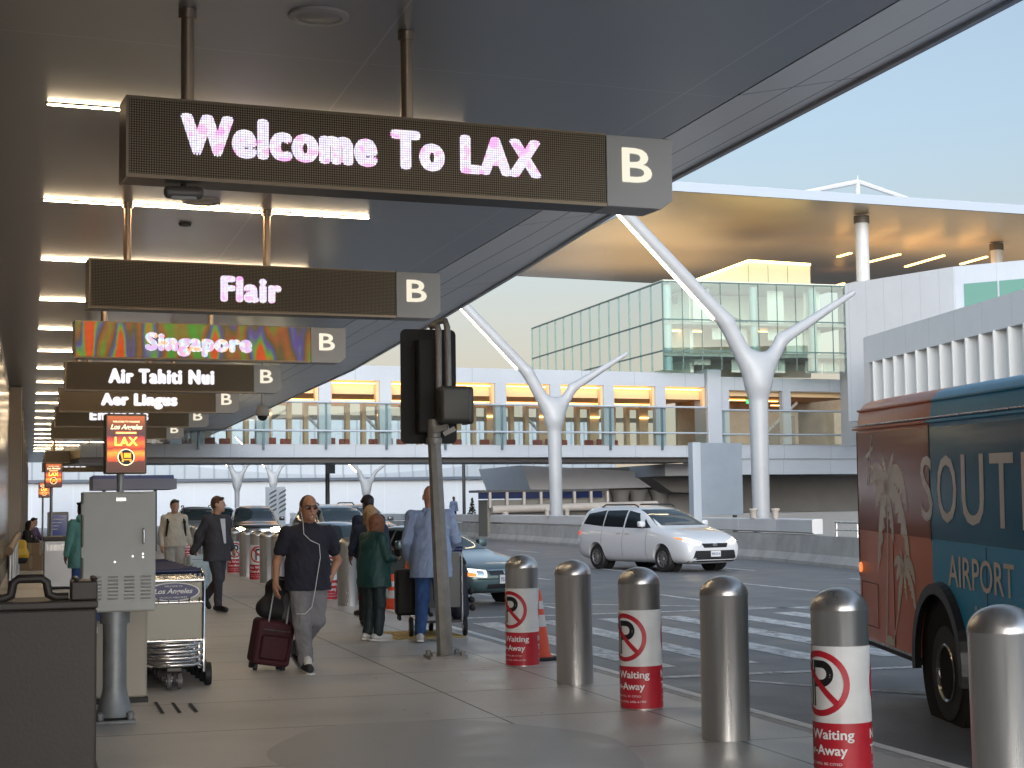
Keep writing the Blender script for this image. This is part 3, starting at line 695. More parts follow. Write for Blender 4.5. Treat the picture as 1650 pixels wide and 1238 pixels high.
# soffit folds gently: low ridge lines give the broad triangular facets
P = [(30.3, 73.4, 17), (90, 78.6, 17), (90, 112, 17), (30.1, 103.2, 17)]
MB().add(P, [(0, 1, 2, 3)]).build('soffit', m_gold, t)
MB().add([(30.2, 73.3, 17.01), (90, 78.5, 17.01), (90, 112.2, 17.01), (30, 103.4, 17.01), (30.2, 73.3, 17.5), (90, 78.5, 17.5), (90, 112.2, 17.5), (30, 103.4, 17.5)], [(0,1,2,3), (4,7,6,5), (0,4,5,1), (1,5,6,2), (2,6,7,3), (3,7,4,0)]).build('edge', mat('roof edge white', (.36, .41, .48), .4), t)
for p, q in (((1350, 414), (1371, 408)), ((1394, 424), (1450, 410)), ((1459, 430), (1521, 412)), ((1548, 426), (1590, 414)), ((1348, 460), (1360, 457))):
    a = at(*p, z=16.0); b = at(*q, z=16.0); MB().bar(a, b, .18, .08).build('strip_light', m_cove, t)
# hidden cove uplights on top of the glass hall wash the underside
for x, y, e in ((37, 86, 160), (37, 96, 120), (52, 86, 130), (66, 88, 150)):
    ld = bpy.data.lights.new('cove_uplight', 'AREA'); ld.shape = 'RECTANGLE'; ld.size = 12; ld.size_y = 7; ld.energy = e; ld.color = (1, .74, .42)
    lo = bpy.data.objects.new('cove_uplight', ld); COL.objects.link(lo); lo.location = (x, y, 13.45); lo.rotation_euler = (pi, 0, 0)
t = root('roof_mast', 'white mast with two raking stays on top of the great roof', 'mast', at(1382, 318, Y=86))
B = Vector(t.location); q = lambda x, y: at(x, y, Y=86)-B
MB().tube([q(1382, 325), q(1382, 291)], .16).build('post', white, t, smooth=40)
MB().tube([q(1382, 293), q(1278, 314)], [.17, .14]).build('stay', white, t, smooth=40); MB().tube([q(1382, 293), q(1475, 325)], [.17, .14]).build('stay', white, t, smooth=40)
MB().tube([q(1382, 291), q(1382, 283)], .03).build('tip', white, t)
for x, Yc, lab in ((1393, 77.2, 'thick round white column holding the great roof beside the glass hall'), (1610, 84, 'round white roof column standing behind the white block at the right')):
    b = at(x, 520, Y=Yc); t = root('roof_column', lab, 'column', (b.x, b.y, 0), 0, 'round roof columns')
    MB().lathe([(.36, 4.), (.36, 16.6)], (0, 0, 0), 28).build('shaft', white, t, smooth=40)
    MB().lathe([(.42, 16.5), (.42, 16.9)], (0, 0, 0), 28).build('capital', mat('dark capital', (.1, .08, .06), .5), t, smooth=40)

# ------------------------------------------------------------ block with vertical fins at the right
az = R_(9.3); P0 = at(1393, 545, Y=58)
t = root('finned_building', 'white concourse building with a row of tall vertical fins and slit windows', 'building', (P0.x, P0.y, 0), -az)
# local: x away from the road, y along the wall (towards the left of the photo)
MB().box(.25, 7, -40, 0, -.5, 8.0).build('wall', mat('pale fin wall', (.62, .62, .60), .6), t)
mb = MB().box(-.06, .249, -40, .0, 7.05, 8.12); mb.build('parapet_band', slab_mat('white band panel', (.48, .50, .52), (.54, .56, .58), .4, [(0, 99)], [(2.3, 0)], .012, (.35, .36, .38), bump=0, rv=.04), t)
MB().box(-.06, .249, -.55, .0, 3.0, 7.049).build('end_pier', white2, t)
for i in range(30):
    y = -1.15-i*1.13
    MB().prism([(.249, y-.18), (-.12, y-.05), (-.12, y+.03), (.249, y+.03)], 3.4, 7.05, axis='z').build('fin', mat('fin', (.60, .60, .585), .5), t)
    f = MB().box(.2, .246, y-.70, y-.44, 3.6, 6.75).build('slit_window', mat('slit window glass', (.03, .03, .028), .08), t)
    MB().box(.19, .199, y-.70, y-.44, 5.1, 5.18).build('transom', white, f)
C1 = at(1537, 470, Y=57.5); C0 = at(1395, 470, Y=62.); dv = (C1-C0); dv.z = 0; L = dv.length
t = root('white_upper_block', 'white panelled upper block with green windows above the finned building', 'building', (C0.x, C0.y, 0), atan2(dv.y, dv.x))
zt = at(1537, 430, Y=57.5).z
MB().box(-1.2, L, 0, 12, 5, zt).build('walls', slab_mat('white block panel', (.46, .47, .485), (.51, .52, .53), .42, [(1.0, 0)], [(0, 99)], .012, (.36, .37, .38), bump=0, rv=.04), t)
e = MB(); e.add([(L+.003, -.003, 5), (L+9, 3.5, 5), (L+9, 3.5, zt), (L+.003, -.003, zt), (L+.003, 8, 5), (L+9, 8, 5), (L+9, 8, zt), (L+.003, 8, zt)], [(0,1,2,3), (4,7,6,5), (3,2,6,7), (1,5,6,2), (0,3,7,4)])
e.build('front_wall', slab_mat('white block front', (.41, .44, .485), (.46, .49, .535), .4, [(1.6, 0)], [(0, 99)], .012, (.36, .37, .38), bump=0, rv=.04), t)
for i in range(5):
    a = .4+i*1.35; f = lambda s, z: (L+.003+s, -.003+s*.3889-.02, z)
    wv = MB().quad(f(a, zt-1.75), f(a+1.28, zt-1.75), f(a+1.28, zt-.75), f(a, zt-.75)).build('window', mat('green window', (.10, .24, .20), .1), t)

# ------------------------------------------------------------ lower structures beyond the parapet
m_dkc = mat('dark grey concrete', (.20, .195, .19), .8, noise=.1, ns=.6)  # one even dark grey for walls and piers
t = root('ramp_structure', 'grey concrete ramp and undercroft below the bridge landing', 'building', (0, 0, 0))
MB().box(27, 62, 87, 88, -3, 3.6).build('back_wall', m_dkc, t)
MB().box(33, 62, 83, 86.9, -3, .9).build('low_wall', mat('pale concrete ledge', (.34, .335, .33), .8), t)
MB().box(33, 62, 81.5, 90, 3.0, 3.65).build('slab', mat('slab concrete', (.28, .285, .30), .7), t)
a, b_, c_, d_ = at(840, 750, Y=86), at(1075, 785, Y=86), at(1085, 790, Y=86), at(855, 790, Y=86)
MB().prism([(a.x, a.z), (b_.x-1.5, at(1045, 760, Y=86).z), (b_.x, b_.z), (d_.x, d_.z)], 86, 95).build('ramp_face', slab_mat('ramp panel', (.52, .53, .55), (.58, .59, .61), .5, [(0, 99)], [(0, 99)], .01, (.3, .3, .3), bump=0, rv=.03), t)
a = at(1047, 755, Y=84); b_ = at(1115, 830, Y=84)
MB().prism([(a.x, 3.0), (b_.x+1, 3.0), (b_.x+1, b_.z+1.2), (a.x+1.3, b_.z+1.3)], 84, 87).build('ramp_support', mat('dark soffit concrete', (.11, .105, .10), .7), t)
for x in (1000, 1028, 1062): 
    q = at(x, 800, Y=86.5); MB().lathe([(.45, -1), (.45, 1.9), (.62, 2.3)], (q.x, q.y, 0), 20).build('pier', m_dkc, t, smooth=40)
# low shelter with a pipe
t = root('vent_shelter', 'low beige shelter with dark blue glazing and a thick pipe behind the parapet', 'shelter', (0, 0, 0))
a = at(772, 790, Y=78); b_ = at(980, 800, Y=78); zt = a.z
MB().box(a.x, b_.x, 78, 80, zt-.12, zt).build('roof', darkgrey, t)
MB().box(a.x, b_.x-.3, 78.1, 78.2, zt-.45, zt-.12).build('glazing', mat('dark blue glazing', (.01, .015, .05), .1), t)
m_bei = mat('beige duct', (.36, .32, .28), .6, noise=.08, ns=1)
n7 = 8
for i in range(n7): x = a.x+.55+(b_.x-a.x-.6)*i/(n7-1); MB().box(x-.06, x+.06, 77.9, 78.09, zt-.9, zt-.12).build('post', m_bei, t)
MB().box(a.x+.5, b_.x, 78.3, 80, -.5, zt-.5).build('wall', mat('shelter wall', (.16, .15, .13), .7), t)
MB().tube([(a.x+.6, 77.8, zt-.98), (b_.x+2.6, 77.8, zt-.85)], .20, 14).build('pipe', m_bei, t, smooth=50)
for x in (a.x+1.3, a.x+4.2, a.x+6): MB().lathe([(.17, -.5), (.17, zt-1.1)], (x, 77.8, 0), 12).build('pipe_leg', m_bei, t, smooth=50)

# grey back of a road sign
t = root('sign_back', 'large blank blue-grey sign back standing behind the parapet left of the nearer column', 'sign', at(1160, 830, X=21.8))
B = Vector(t.location); Yb = B.y
p0, p1 = at(1128, 714, Y=Yb)-B, at(1198, 830, Y=Yb)-B; pl = at(1115, 715, Y=Yb)-B
MB().box(p0.x, p1.x, 0, .06, p1.z, p0.z).build('panel', mat('blue-grey sheet', (.24, .28, .32), .45, .2, noise=.06, ns=1.5), t, bevel=.01)
MB().box(pl.x, p0.x-.004, -.05, .35, p1.z-.7, p0.z+.02).build('side_panel', mat('pale sheet edge', (.36, .40, .45), .45), t, bevel=.01)
MB().box(p1.x-.3, p1.x-.2, .07, .2, -2, p0.z-.2).build('post', darkgrey, t)
# ------------------------------------------------------------ people
def cloth(name, col, rough=.85, noise=.15, bump=.55, bs=9): return mat(name, col, rough, noise=noise, ns=4, bump=bump, bs=bs)
m_skinA = mat('tanned skin', (.40, .20, .125), .5, noise=.08, ns=9); m_skinB = mat('fair skin', (.50, .30, .21), .5, noise=.06, ns=9); m_skinC = mat('dark skin', (.10, .05, .03), .5)
m_eyew = mat('eye white', (.6, .58, .55), .2); m_iris = mat('dark iris', (.02, .012, .008), .15); m_lip = mat('lips', (.28, .10, .08), .5)
V3 = lambda *a: np.array(a, float)
def rotz(v, a): c, s = cos(a), sin(a); return V3(v[0]*c-v[1]*s, v[0]*s+v[1]*c, v[2])
def hand_prims(wr, d, n, side, s, curl=.5):
    """palm, four fingers and a thumb; d points along the hand, n out of the palm, side towards the thumb"""
    d = d/np.linalg.norm(d); n = n-d*(n@d); n = n/np.linalg.norm(n); t = np.cross(n, d)
    if t@side < 0: t = -t
    P = [cap(wr, wr+d*.045*s, .026*s, .033*s, .02), cap(wr+d*.05*s-t*.016*s, wr+d*.085*s-t*.018*s, .017*s, .014*s, .02), cap(wr+d*.05*s+t*.016*s, wr+d*.09*s+t*.018*s, .018*s, .014*s, .02)]
    for i, (o, L) in enumerate(((.031, .062), (.011, .075), (-.010, .070), (-.030, .055))):
        a = wr+d*(.092-.004*abs(i-1))*s+t*o*s; c1 = curl*.7; c2 = curl*1.6
        b = a+(d*cos(c1)+n*sin(c1))*L*.52*s; e = b+(d*cos(c2)+n*sin(c2))*L*.5*s
        P += [cap(a, b, .0098*s, .0088*s, .008), cap(b, e, .0088*s, .0075*s, .006)]
    a = wr+d*.025*s+t*.024*s; b = a+(d*.6+t*.75+n*.2)*.04*s; e = b+(d*.9+t*.15+n*.45)*.032*s
    return P+[cap(a, b, .015*s, .0115*s, .012), cap(b, e, .011*s, .0088*s, .006)]
def person(label, loc, rz, H=1.75, J=None, skin=None, top=None, bottom=None, shoe=None, sole=None, hair=None, hairm=None, sleeve='long', hem=-.02, bw=1., bd=1., loose=1., hyaw=0., face=True, cell=.011, hands=True, curl=.5, group=None, topname='shirt', head_s=1., name='person', bag=None):
    s = H/1.75; t = root(name, label, 'person', loc, rz, group)
    D = dict(pel=(0, 0, .95), ch=(0, 0, 1.30), nk=(0, .015, 1.46), hd=(0, -.02, 1.635), sR=(-.185, .01, 1.40), sL=(.185, .01, 1.40), eR=(-.25, .03, 1.13), eL=(.25, .03, 1.13), wR=(-.26, -.05, .89), wL=(.26, -.05, .89),
             hR=(-.09, 0, .90), hL=(.09, 0, .90), kR=(-.10, -.02, .50), kL=(.10, -.02, .50), aR=(-.11, .03, .085), aL=(.11, .03, .085), tR=(-.13, -.16, .03), tL=(.13, -.16, .03), nR=(.6, .2, 0), nL=(-.6, .2, 0), dR=None, dL=None)
    D.update(J or {}); Q = {k: (None if v is None else V3(*v)*s) for k, v in D.items()}
    hd = Q['hd']; hs_ = s*head_s; o = lambda x, y, z: hd+rotz((x*hs_, y*hs_, z*hs_), hyaw)
    up = (Q['ch']-Q['pel']); mid = Q['pel']*.55+Q['ch']*.45
    Rz = np.array([[cos(hyaw), -sin(hyaw), 0], [sin(hyaw), cos(hyaw), 0], [0, 0, 1]])
    B = [cap(Q['pel'], Q['ch'], .12*s, .13*s, .06), cap(Q['sR'], Q['sL'], .05*s, k=.05), cap(Q['nk']-V3(0, 0, .05*s), o(0, .018, -.07), .060*s*max(1, bw*.95), .055*s*max(1, bw*.95), .05),
         ell(o(0, .012, .025), V3(.076, .096, .098)*hs_, .03, Rz), ell(o(0, -.03, -.055), V3(.060, .062, .068)*hs_, .04, Rz), cap(o(0, -.094, .015), o(0, -.108, -.022), .010*hs_, .0155*hs_, .014),
         ell(o(.079, .012, -.012), V3(.013, .022, .034)*hs_, .01, Rz), ell(o(-.079, .012, -.012), V3(.013, .022, .034)*hs_, .01, Rz), cap(o(-.035, -.078, .03), o(.035, -.078, .03), .014*hs_, k=.02), cap(o(-.014, -.082, -.062), o(.014, -.082, -.062), .013*hs_, k=.015), ell(o(0, -.075, -.1), V3(.026, .022, .022)*hs_, .02, Rz)]
    for S in 'RL':
        sg = -1 if S == 'R' else 1
        B += [cap(Q['s'+S], Q['e'+S], .050*s, .041*s, .03), cap(Q['e'+S], Q['w'+S], .043*s, .027*s, .02), cap(Q['h'+S], Q['k'+S], .078*s, .052*s, .05), cap(Q['k'+S], Q['a'+S], .052*s, .036*s, .03), cap(Q['a'+S], Q['t'+S], .036*s, .022*s, .02)]
        if hands:
            d = Q['d'+S] if Q['d'+S] is not None else Q['w'+S]-Q['e'+S]
            B += hand_prims(Q['w'+S], d, D['n'+S]*V3(1, 1, 1), V3(-sg*.2, -1, .3), s, curl)
    blob('body', B, cell, skin, t)
    k = .06*s
    T = [ell(Q['ch']-V3(0, 0, .02*s), V3(.185*bw, .125*bd, .18)*s, .06), ell(mid, V3(.172*bw, .128*bd, .20)*s, .06), cap(Q['sR'], Q['sL'], .068*s, k=.06), cap(Q['nk']-V3(0, 0, .07*s), Q['nk']-V3(0, 0, .02*s), .095*s, .072*s*max(1, bw*.93), .05)]
    T += [cap(Q['pel']*.5+mid*.5-V3(.06*bw*s, 0, 0), Q['pel']-V3(.072*bw*s, 0, .1*s-hem*s), .135*bd*s, k=.08), cap(Q['pel']*.5+mid*.5+V3(.06*bw*s, 0, 0), Q['pel']+V3(.072*bw*s, 0, -.1*s+hem*s), .135*bd*s, k=.08)]
    for S in 'RL':
        if sleeve == 'long': T += [cap(Q['s'+S], Q['e'+S], .069*s, .056*s, .03), cap(Q['e'+S], Q['w'+S]*.93+Q['e'+S]*.07, .056*s, .043*s, .02)]
        else: T += [cap(Q['s'+S], Q['s'+S]*.42+Q['e'+S]*.58, .072*s, .068*s, .03)]
    blob(topname, T, cell, top, t, folds=.011*s, fs=10, seed=H*30, zcut=Q['pel'][2]+(hem-.055)*s)
    L = [ell(Q['pel']-V3(0, 0, .03*s), V3(.160*bw, .124*bd, .13)*s, .05)]
    for S in 'RL': L += [cap(Q['h'+S], Q['k'+S], .092*s*loose, .070*s*loose, .04), cap(Q['k'+S], Q['a'+S]*.93+Q['k'+S]*.07, .070*s*loose, .058*s*loose, .03)]
    blob('trousers', L, cell, bottom, t, folds=.012*s, fs=11, seed=H*50)
    for S in 'RL':
        a, b = Q['a'+S], Q['t'+S]; he = a+(a-b)*V3(.3, .3, .0)-V3(0, 0, .035*s); he[2] = max(he[2], b[2]) if a[2] < .12 else a[2]-.03
        so_ = blob('shoe', [cap(he+V3(0, 0, .012), b+V3(0, 0, .012), .043*s, .040*s, .03), cap(a-V3(0, 0, .02), b*.6+a*.4, .045*s, .036*s, .03)], cell*.8, shoe, t)
        if sole is not None:
            dv = b-he; MB().loft([[(he[0]+dv[0]*u_+x*w_*s, he[1]+dv[1]*u_, he[2]+dv[2]*u_-zz*s) for x, zz in ((-1, .02), (1, .02), (1, .042), (-1, .042))] for u_, w_ in ((-.32, .025), (-.2, .044), (.4, .044), (1., .05), (1.2, .035), (1.3, .015))]).build('sole', sole, so_, smooth=50)
    if face:
        for x in (-.031, .031):
            e = blob('eye', [ell(o(x, -.081, .008), V3(.014, .010, .009)*hs_)], .004, m_eyew, t); blob('iris', [ell(o(x, -.0885, .008), V3(.0065, .004, .0065)*hs_)], .0025, m_iris, e)
        blob('lips', [cap(o(-.018, -.094, -.062), o(.018, -.094, -.062), .0055*hs_, k=.004)], .003, m_lip, t)
    if hair:
        Hh = [ell(o(0, .024, .034), V3(.084, .093, .098)*hs_, .03, Rz)]
        if hair == 'crop': Hh = [ell(o(0, .022, .028), V3(.0805, .0955, .098)*hs_, .03, Rz)]
        if hair == 'short': Hh += [cap(o(-.05, -.06, .085), o(.05, -.06, .09), .022*hs_, k=.03), ell(o(0, .045, -.01), V3(.075, .07, .07)*hs_, .03, Rz)]
        if hair == 'long': Hh += [cap(o(0, .07, .0), o(0, .11, -.30), .075*hs_, .05*hs_, .05), cap(o(.07, .02, 0), o(.085, .03, -.22), .04*hs_, .025*hs_, .05), cap(o(-.07, .02, 0), o(-.085, .03, -.22), .04*hs_, .025*hs_, .05)]
        if hair == 'bob': Hh += [cap(o(0, .05, .02), o(0, .055, -.12), .092*hs_, .075*hs_, .05), cap(o(.075, -.01, .02), o(.078, .0, -.13), .04*hs_, .032*hs_, .05), cap(o(-.075, -.01, .02), o(-.078, .0, -.13), .04*hs_, .032*hs_, .05)]
        blob('hair', Hh, cell*.8, hairm, t)
    return t, Q, o
h_brown = mat('brown hair', (.09, .045, .025), .6, noise=.4, ns=30, bump=.5, bs=60); h_black = mat('black hair', (.012, .01, .01), .5, noise=.3, ns=30, bump=.5, bs=60)
h_aub = mat('auburn hair', (.20, .075, .035), .5, noise=.4, ns=25, bump=.5, bs=50); h_blond = mat('dark blond hair', (.32, .20, .10), .55, noise=.4, ns=25, bump=.5, bs=50); h_crop = mat('cropped hair', (.10, .06, .045), .75, noise=.3, ns=60)
c_navyT = cloth('black navy tee', (.016, .017, .030)); c_greyP = cloth('grey jersey', (.19, .185, .195), .9, .2); c_suit = cloth('charcoal suit', (.04, .04, .052), .8); c_cream = cloth('cream fleece', (.50, .46, .39), .9, .08)
c_green = cloth('dark green jacket', (.012, .060, .056), .6, .2, .8, 7); c_navy = cloth('navy trousers', (.018, .026, .05)); c_blue = cloth('pale blue shirt', (.27, .34, .50), .8, .08); c_jean = cloth('blue denim', (.03, .08, .22), .85, .25)
c_teal = cloth('teal coat', (.10, .28, .28)); c_black = cloth('black cloth', (.012, .012, .014)); c_white = cloth('white tee', (.6, .6, .58)); c_lgrey = cloth('light grey trousers', (.40, .38, .35))
s_white = mat('white shoe', (.55, .54, .52), .5); s_black = mat('black shoe', (.012, .012, .012), .35); s_sole = mat('white sole', (.7, .69, .66), .55)
# the walking man in front
t, Q, o = person('man in sunglasses and a black T-shirt walking forward with a cigarette and white earphones', (2.60, 15.75, 0), R_(8), 1.71,
    dict(pel=(0, .02, .93), hd=(0, -.03, 1.62), nk=(0, .0, 1.45), sR=(-.22, 0, 1.37), sL=(.22, .0, 1.37), eR=(-.31, .05, 1.09), wR=(-.345, -.03, .88), eL=(.335, .08, 1.08), wL=(.235, -.01, .92), dL=(-.6, -.55, -.35), nL=(-.7, .3, 0), dR=(-.05, -.25, -.8), nR=(.9, .2, 0),
         hR=(-.09, 0, .90), kR=(-.085, -.07, .49), aR=(-.06, -.10, .09), tR=(-.075, -.29, .035), hL=(.10, .02, .90), kL=(.085, .03, .50), aL=(.0, .40, .17), tL=(.01, .24, .06)),
    m_skinA, c_navyT, c_greyP, mat('black suede shoe', (.02, .02, .022), .7), s_sole, 'crop', h_crop, 'short', bw=1.2, bd=1.15, loose=1.28, hem=-.07, cell=.0085, face=False, head_s=1.06)
t['label'] = 'man in sunglasses and a black T-shirt walking forward with a cigarette and white earphones'
for x in (-.032, .032): blob('sunglass_lens', [ell(o(x, -.099, .006), V3(.029, .006, .021)*1.0, .004)], .0035, mat('red-brown lens', (.05, .008, .006), .06), t)
mb = MB(); mb.tube([o(-.062, -.095, .014), o(-.078, -.02, .012), o(-.08, .02, .004)], .003, 6); mb.tube([o(.062, -.095, .014), o(.078, -.02, .012), o(.08, .02, .004)], .003, 6); mb.tube([o(-.006, -.108, .014), o(.006, -.108, .014)], .003, 6); mb.tube([o(-.06, -.103, .026), o(-.03, -.108, .028), o(0, -.111, .02), o(.03, -.108, .028), o(.06, -.103, .026)], .0035, 6)
mb.build('sunglass_frame', blkp, t)
blob('lips', [cap(o(-.02, -.098, -.062), o(.02, -.098, -.062), .006, k=.004)], .003, m_lip, t)
MB().tube([o(-.008, -.10, -.062), o(-.016, -.165, -.078)], .0045, 8).build('cigarette', mat('cigarette paper', (.8, .78, .72), .7), t)
MB().tube([o(-.082, -.01, -.03), o(-.075, -.06, -.13), o(-.08, -.10, -.24), o(-.03, -.145, -.30), o(.05, -.165, -.34), o(.055, -.18, -.46), o(.02, -.20, -.62), o(-.01, -.21, -.78), o(-.03, -.18, -.92), o(-.09, -.16, -.98), o(-.16, -.12, -.98)], .0033, 6).build('earphone_cord', mat('white cord', (.75, .75, .75), .4), t)
# white sneaker flashes on his shoes
for S in 'RL':
    a, b_ = Q['a'+S], Q['t'+S]; m_ = a*.45+b_*.55
    blob('shoe_tongue', [cap(m_+V3(0, -.0, .035), m_*.5+a*.5+V3(0, -.02, .05), .040, k=.01)], .007, s_white, t)
# man in the dark suit
t, Q, o = person('man in a dark suit and open collar striding across and looking to the right', (2.76, 25.3, 0), R_(32), 1.77,
    dict(hd=(0, -.03, 1.635), eR=(-.27, .12, 1.16), wR=(-.25, .20, .98), eL=(.28, .10, 1.15), wL=(.27, -.05, .93), kR=(-.08, -.12, .50), aR=(-.06, -.10, .085), tR=(-.06, -.29, .03), kL=(.06, .02, .50), aL=(.05, .36, .20), tL=(.05, .26, .05)),
    m_skinB, c_suit, c_suit, s_black, None, 'short', h_brown, bw=1.08, bd=1.1, hem=-.12, loose=1.02, hyaw=R_(38), topname='jacket', cell=.012)
MB().add([(-.05, -.135, 1.43), (.05, -.135, 1.43), (.025, -.190, 1.05), (-.015, -.190, 1.05)], [(0, 1, 2, 3)]).build('shirt_front', mat('pale shirt', (.55, .56, .6), .7), t)
blob('jacket_flap', [cap((-.22, .14, 1.10), (-.30, .22, .92), .07, .05), cap((-.16, .10, 1.2), (-.30, .20, .95), .06, .05)], .014, c_suit, t)
# hoodie man with backpack straps
t, Q, o = person('man in a cream hoodie with black backpack straps walking beside the grey cabinet', (2.62, 31.4, 0), R_(10), 1.76,
    dict(wL=(.30, -.06, .90), kL=(.1, -.08, .5)), m_skinB, c_cream, c_lgrey, s_white, None, 'short', h_black, bw=1.12, bd=1.15, loose=1.15, topname='hoodie', cell=.013)
blob('hood', [cap((-.09, .05, 1.47), (.09, .05, 1.47), .06), cap((-.1, -.02, 1.45), (0, -.10, 1.38), .035), cap((.1, -.02, 1.45), (0, -.10, 1.38), .035)], .013, c_cream, t)
for sx in (-1, 1): blob('backpack_strap', [cap((sx*.15, .04, 1.47), (sx*.16, -.135, 1.34), .02), cap((sx*.16, -.135, 1.34), (sx*.19, -.10, 1.08), .02)], .01, c_black, t)
blob('backpack', [cap((-.1, .22, 1.32), (.1, .22, 1.32), .12), cap((-.1, .22, 1.05), (.1, .22, 1.05), .13)], .016, c_black, t)
# woman in the green jacket
t, Q, o = person('woman with auburn bob in a dark green jacket looking down at her hands', (3.92, 18.95, 0), R_(118), 1.52,
    dict(hd=(0, -.07, 1.60), nk=(0, -.01, 1.45), eR=(-.26, -.02, 1.13), wR=(-.14, -.26, 1.10), eL=(.26, -.02, 1.13), wL=(.12, -.28, 1.10), dR=(.35, -.7, 0), dL=(-.3, -.7, 0), nR=(.2, 0, 1), nL=(-.2, 0, 1)),
    m_skinB, c_green, cloth('dark green trousers', (.007, .02, .025), .6), s_white, s_sole, 'bob', h_aub, bw=1.22, bd=1.3, hem=-.16, loose=1.12, face=False, topname='jacket')
MB().box(-.05, .05, -.40, -.36, .93, 1.07).build('phone', blkp, t, bevel=.004)
# two people in navy behind her
t, Q, o = person('person in navy with a black cap seen from behind, beyond the woman in green', (4.72, 23.2, 0), R_(195), 1.74, {}, m_skinC, cloth('navy jacket', (.01, .014, .032)), c_navy, s_black, None, 'crop', h_black, bw=1.15, bd=1.1, topname='jacket', face=False)
blob('cap', [ell(o(0, .0, .055), V3(.09, .105, .085)), cap(o(-.04, -.1, .04), o(.04, -.1, .04), .03)], .011, c_black, t)
t, Q, o = person('woman with long dark blond hair, mostly hidden behind the woman in green', (4.34, 21.2, 0), R_(165), 1.60, dict(eL=(.27, .0, 1.14), wL=(.2, -.2, 1.0)), m_skinB, c_navy, c_black, s_black, None, 'long', h_blond, bw=1.0, bd=1.05, topname='jacket', face=False)
# bald man in the blue shirt, pushing the loaded cart
t, Q, o = person('bald man in a pale blue shirt and jeans seen from behind, holding a luggage cart', (4.52, 18.55, 0), R_(172), 1.82,
    dict(sR=(-.21, 0, 1.41), sL=(.21, 0, 1.41), eR=(-.29, -.02, 1.14), wR=(-.24, -.30, 1.03), eL=(.28, .02, 1.13), wL=(.25, -.16, .93), kR=(-.11, -.02, .5), aR=(-.14, .03, .085), tR=(-.16, -.15, .03), aL=(.14, .05, .085)),
    mat('sunburnt skin', (.48, .24, .17), .5, noise=.06, ns=9), c_blue, c_jean, s_white, s_sole, None, None, bw=1.14, bd=1.18, hem=-.17, loose=1.06, face=False, cell=.010)
blob('shirt_collar', [cap((-.07, .03, 1.535), (.07, .03, 1.535), .035), cap((-.08, -.02, 1.53), (0, -.06, 1.52), .025), cap((.08, -.02, 1.53), (0, -.06, 1.52), .025)], .01, c_blue, t)
# left background
t, Q, o = person('woman in a teal coat, half hidden by the grey cabinet', (.78, 26.5, 0), R_(205), 1.72, dict(eR=(-.26, -.05, 1.14), wR=(-.2, -.2, 1.05)), m_skinC, c_teal, c_jean, s_white, s_sole, 'short', h_black, bw=1.15, bd=1.15, hem=-.2, topname='coat', face=False, cell=.014)
blob('hood', [cap((-.08, .08, 1.46), (.08, .08, 1.46), .07)], .014, c_teal, t)
SIT = dict(pel=(0, .1, .52), ch=(0, .05, .9), nk=(0, .03, 1.06), hd=(0, -.03, 1.22), sR=(-.18, .04, 1.0), sL=(.18, .04, 1.0), eR=(-.25, -.05, .75), eL=(.25, -.05, .75), wR=(-.1, -.25, .72), wL=(.1, -.25, .72), hR=(-.09, .08, .5), hL=(.09, .08, .5), kR=(-.12, -.38, .52), kL=(.12, -.38, .52), aR=(-.12, -.42, .1), aL=(.12, -.42, .1), tR=(-.12, -.6, .03), tL=(.12, -.6, .03))
person('person in black sitting with crossed arms on the wall bench beyond the cardboard boxes', (-.06, 46.6, 0), R_(70), 1.72, SIT, m_skinB, c_black, c_black, s_white, None, 'long', h_black, face=False, cell=.02, hands=False, topname='coat')
person('person in a mauve jacket sitting behind the one in black on the wall bench', (.05, 49.4, 0), R_(55), 1.8, SIT, m_skinB, cloth('mauve jacket', (.10, .07, .14)), c_black, s_black, None, 'short', h_black, face=False, cell=.02, hands=False, topname='jacket')
person('far person in a white shirt standing beyond the steel bin', (1.66, 47.5, 0), R_(150), 1.72, {}, m_skinC, c_white, c_black, s_black, None, 'crop', h_black, face=False, cell=.02, hands=False)
for x, Y, lab in ((678, 92, 'tiny far pedestrian in blue behind the parapet, left of the signal pole'), (736, 92, 'tiny far pedestrian in pale blue behind the parapet, right of the signal pole')):
    p = at(x, 830, Y=Y); person(lab, (p.x+2.0, Y, .35), R_(20), 1.72, {}, m_skinC, c_blue, c_navy, s_black, None, 'crop', h_black, face=False, cell=.03, hands=False)
# ------------------------------------------------------------ bollards
t0 = root('steel_bollard', 'plain', 'bollard', (4.654, 13.72, 0))
prof = [(.163, 0), (.163, .955), (.166, .96), (.166, .968)]+[(.165*cos(a), .968+.125*sin(a)) for a in [i*pi/2/9 for i in range(9)]]+[(.004, 1.093)]
MB().lathe(prof, n=44).build('post', mat('bollard steel', (.53, .52, .51), .33, .88, rvar=.09, ns=14, stretch=(1, 1, .06), noise=.12), t0, smooth=35)
RW = .1695
def wrapfn(a0, r=RW): return lambda u, v, z=0.: ((r+z)*cos(a0+u/.166), (r+z)*sin(a0+u/.166), v)
def arc(mb, r, a0, a1, z0, z1, n=40):
    for i in range(n):
        p, q = a0+(a1-a0)*i/n, a0+(a1-a0)*(i+1)/n
        mb.quad((r*cos(p), r*sin(p), z0), (r*cos(q), r*sin(q), z0), (r*cos(q), r*sin(q), z1), (r*cos(p), r*sin(p), z1))
tS = root('signed_bollard', 'signed', 'bollard', (4.69, 15.44, 0))
MB().lathe(prof, n=44).build('post', MATS['bollard steel'], tS, smooth=35)
m1 = MB(); arc(m1, .1675, 0, 2*pi, .335, .765, 56); wr_ = m1.build('white_wrap', whtv, tS, smooth=60)
m1 = MB(); arc(m1, .1678, 0, 2*pi, .012, .334, 56); rd_ = m1.build('red_wrap', redp, tS, smooth=60)
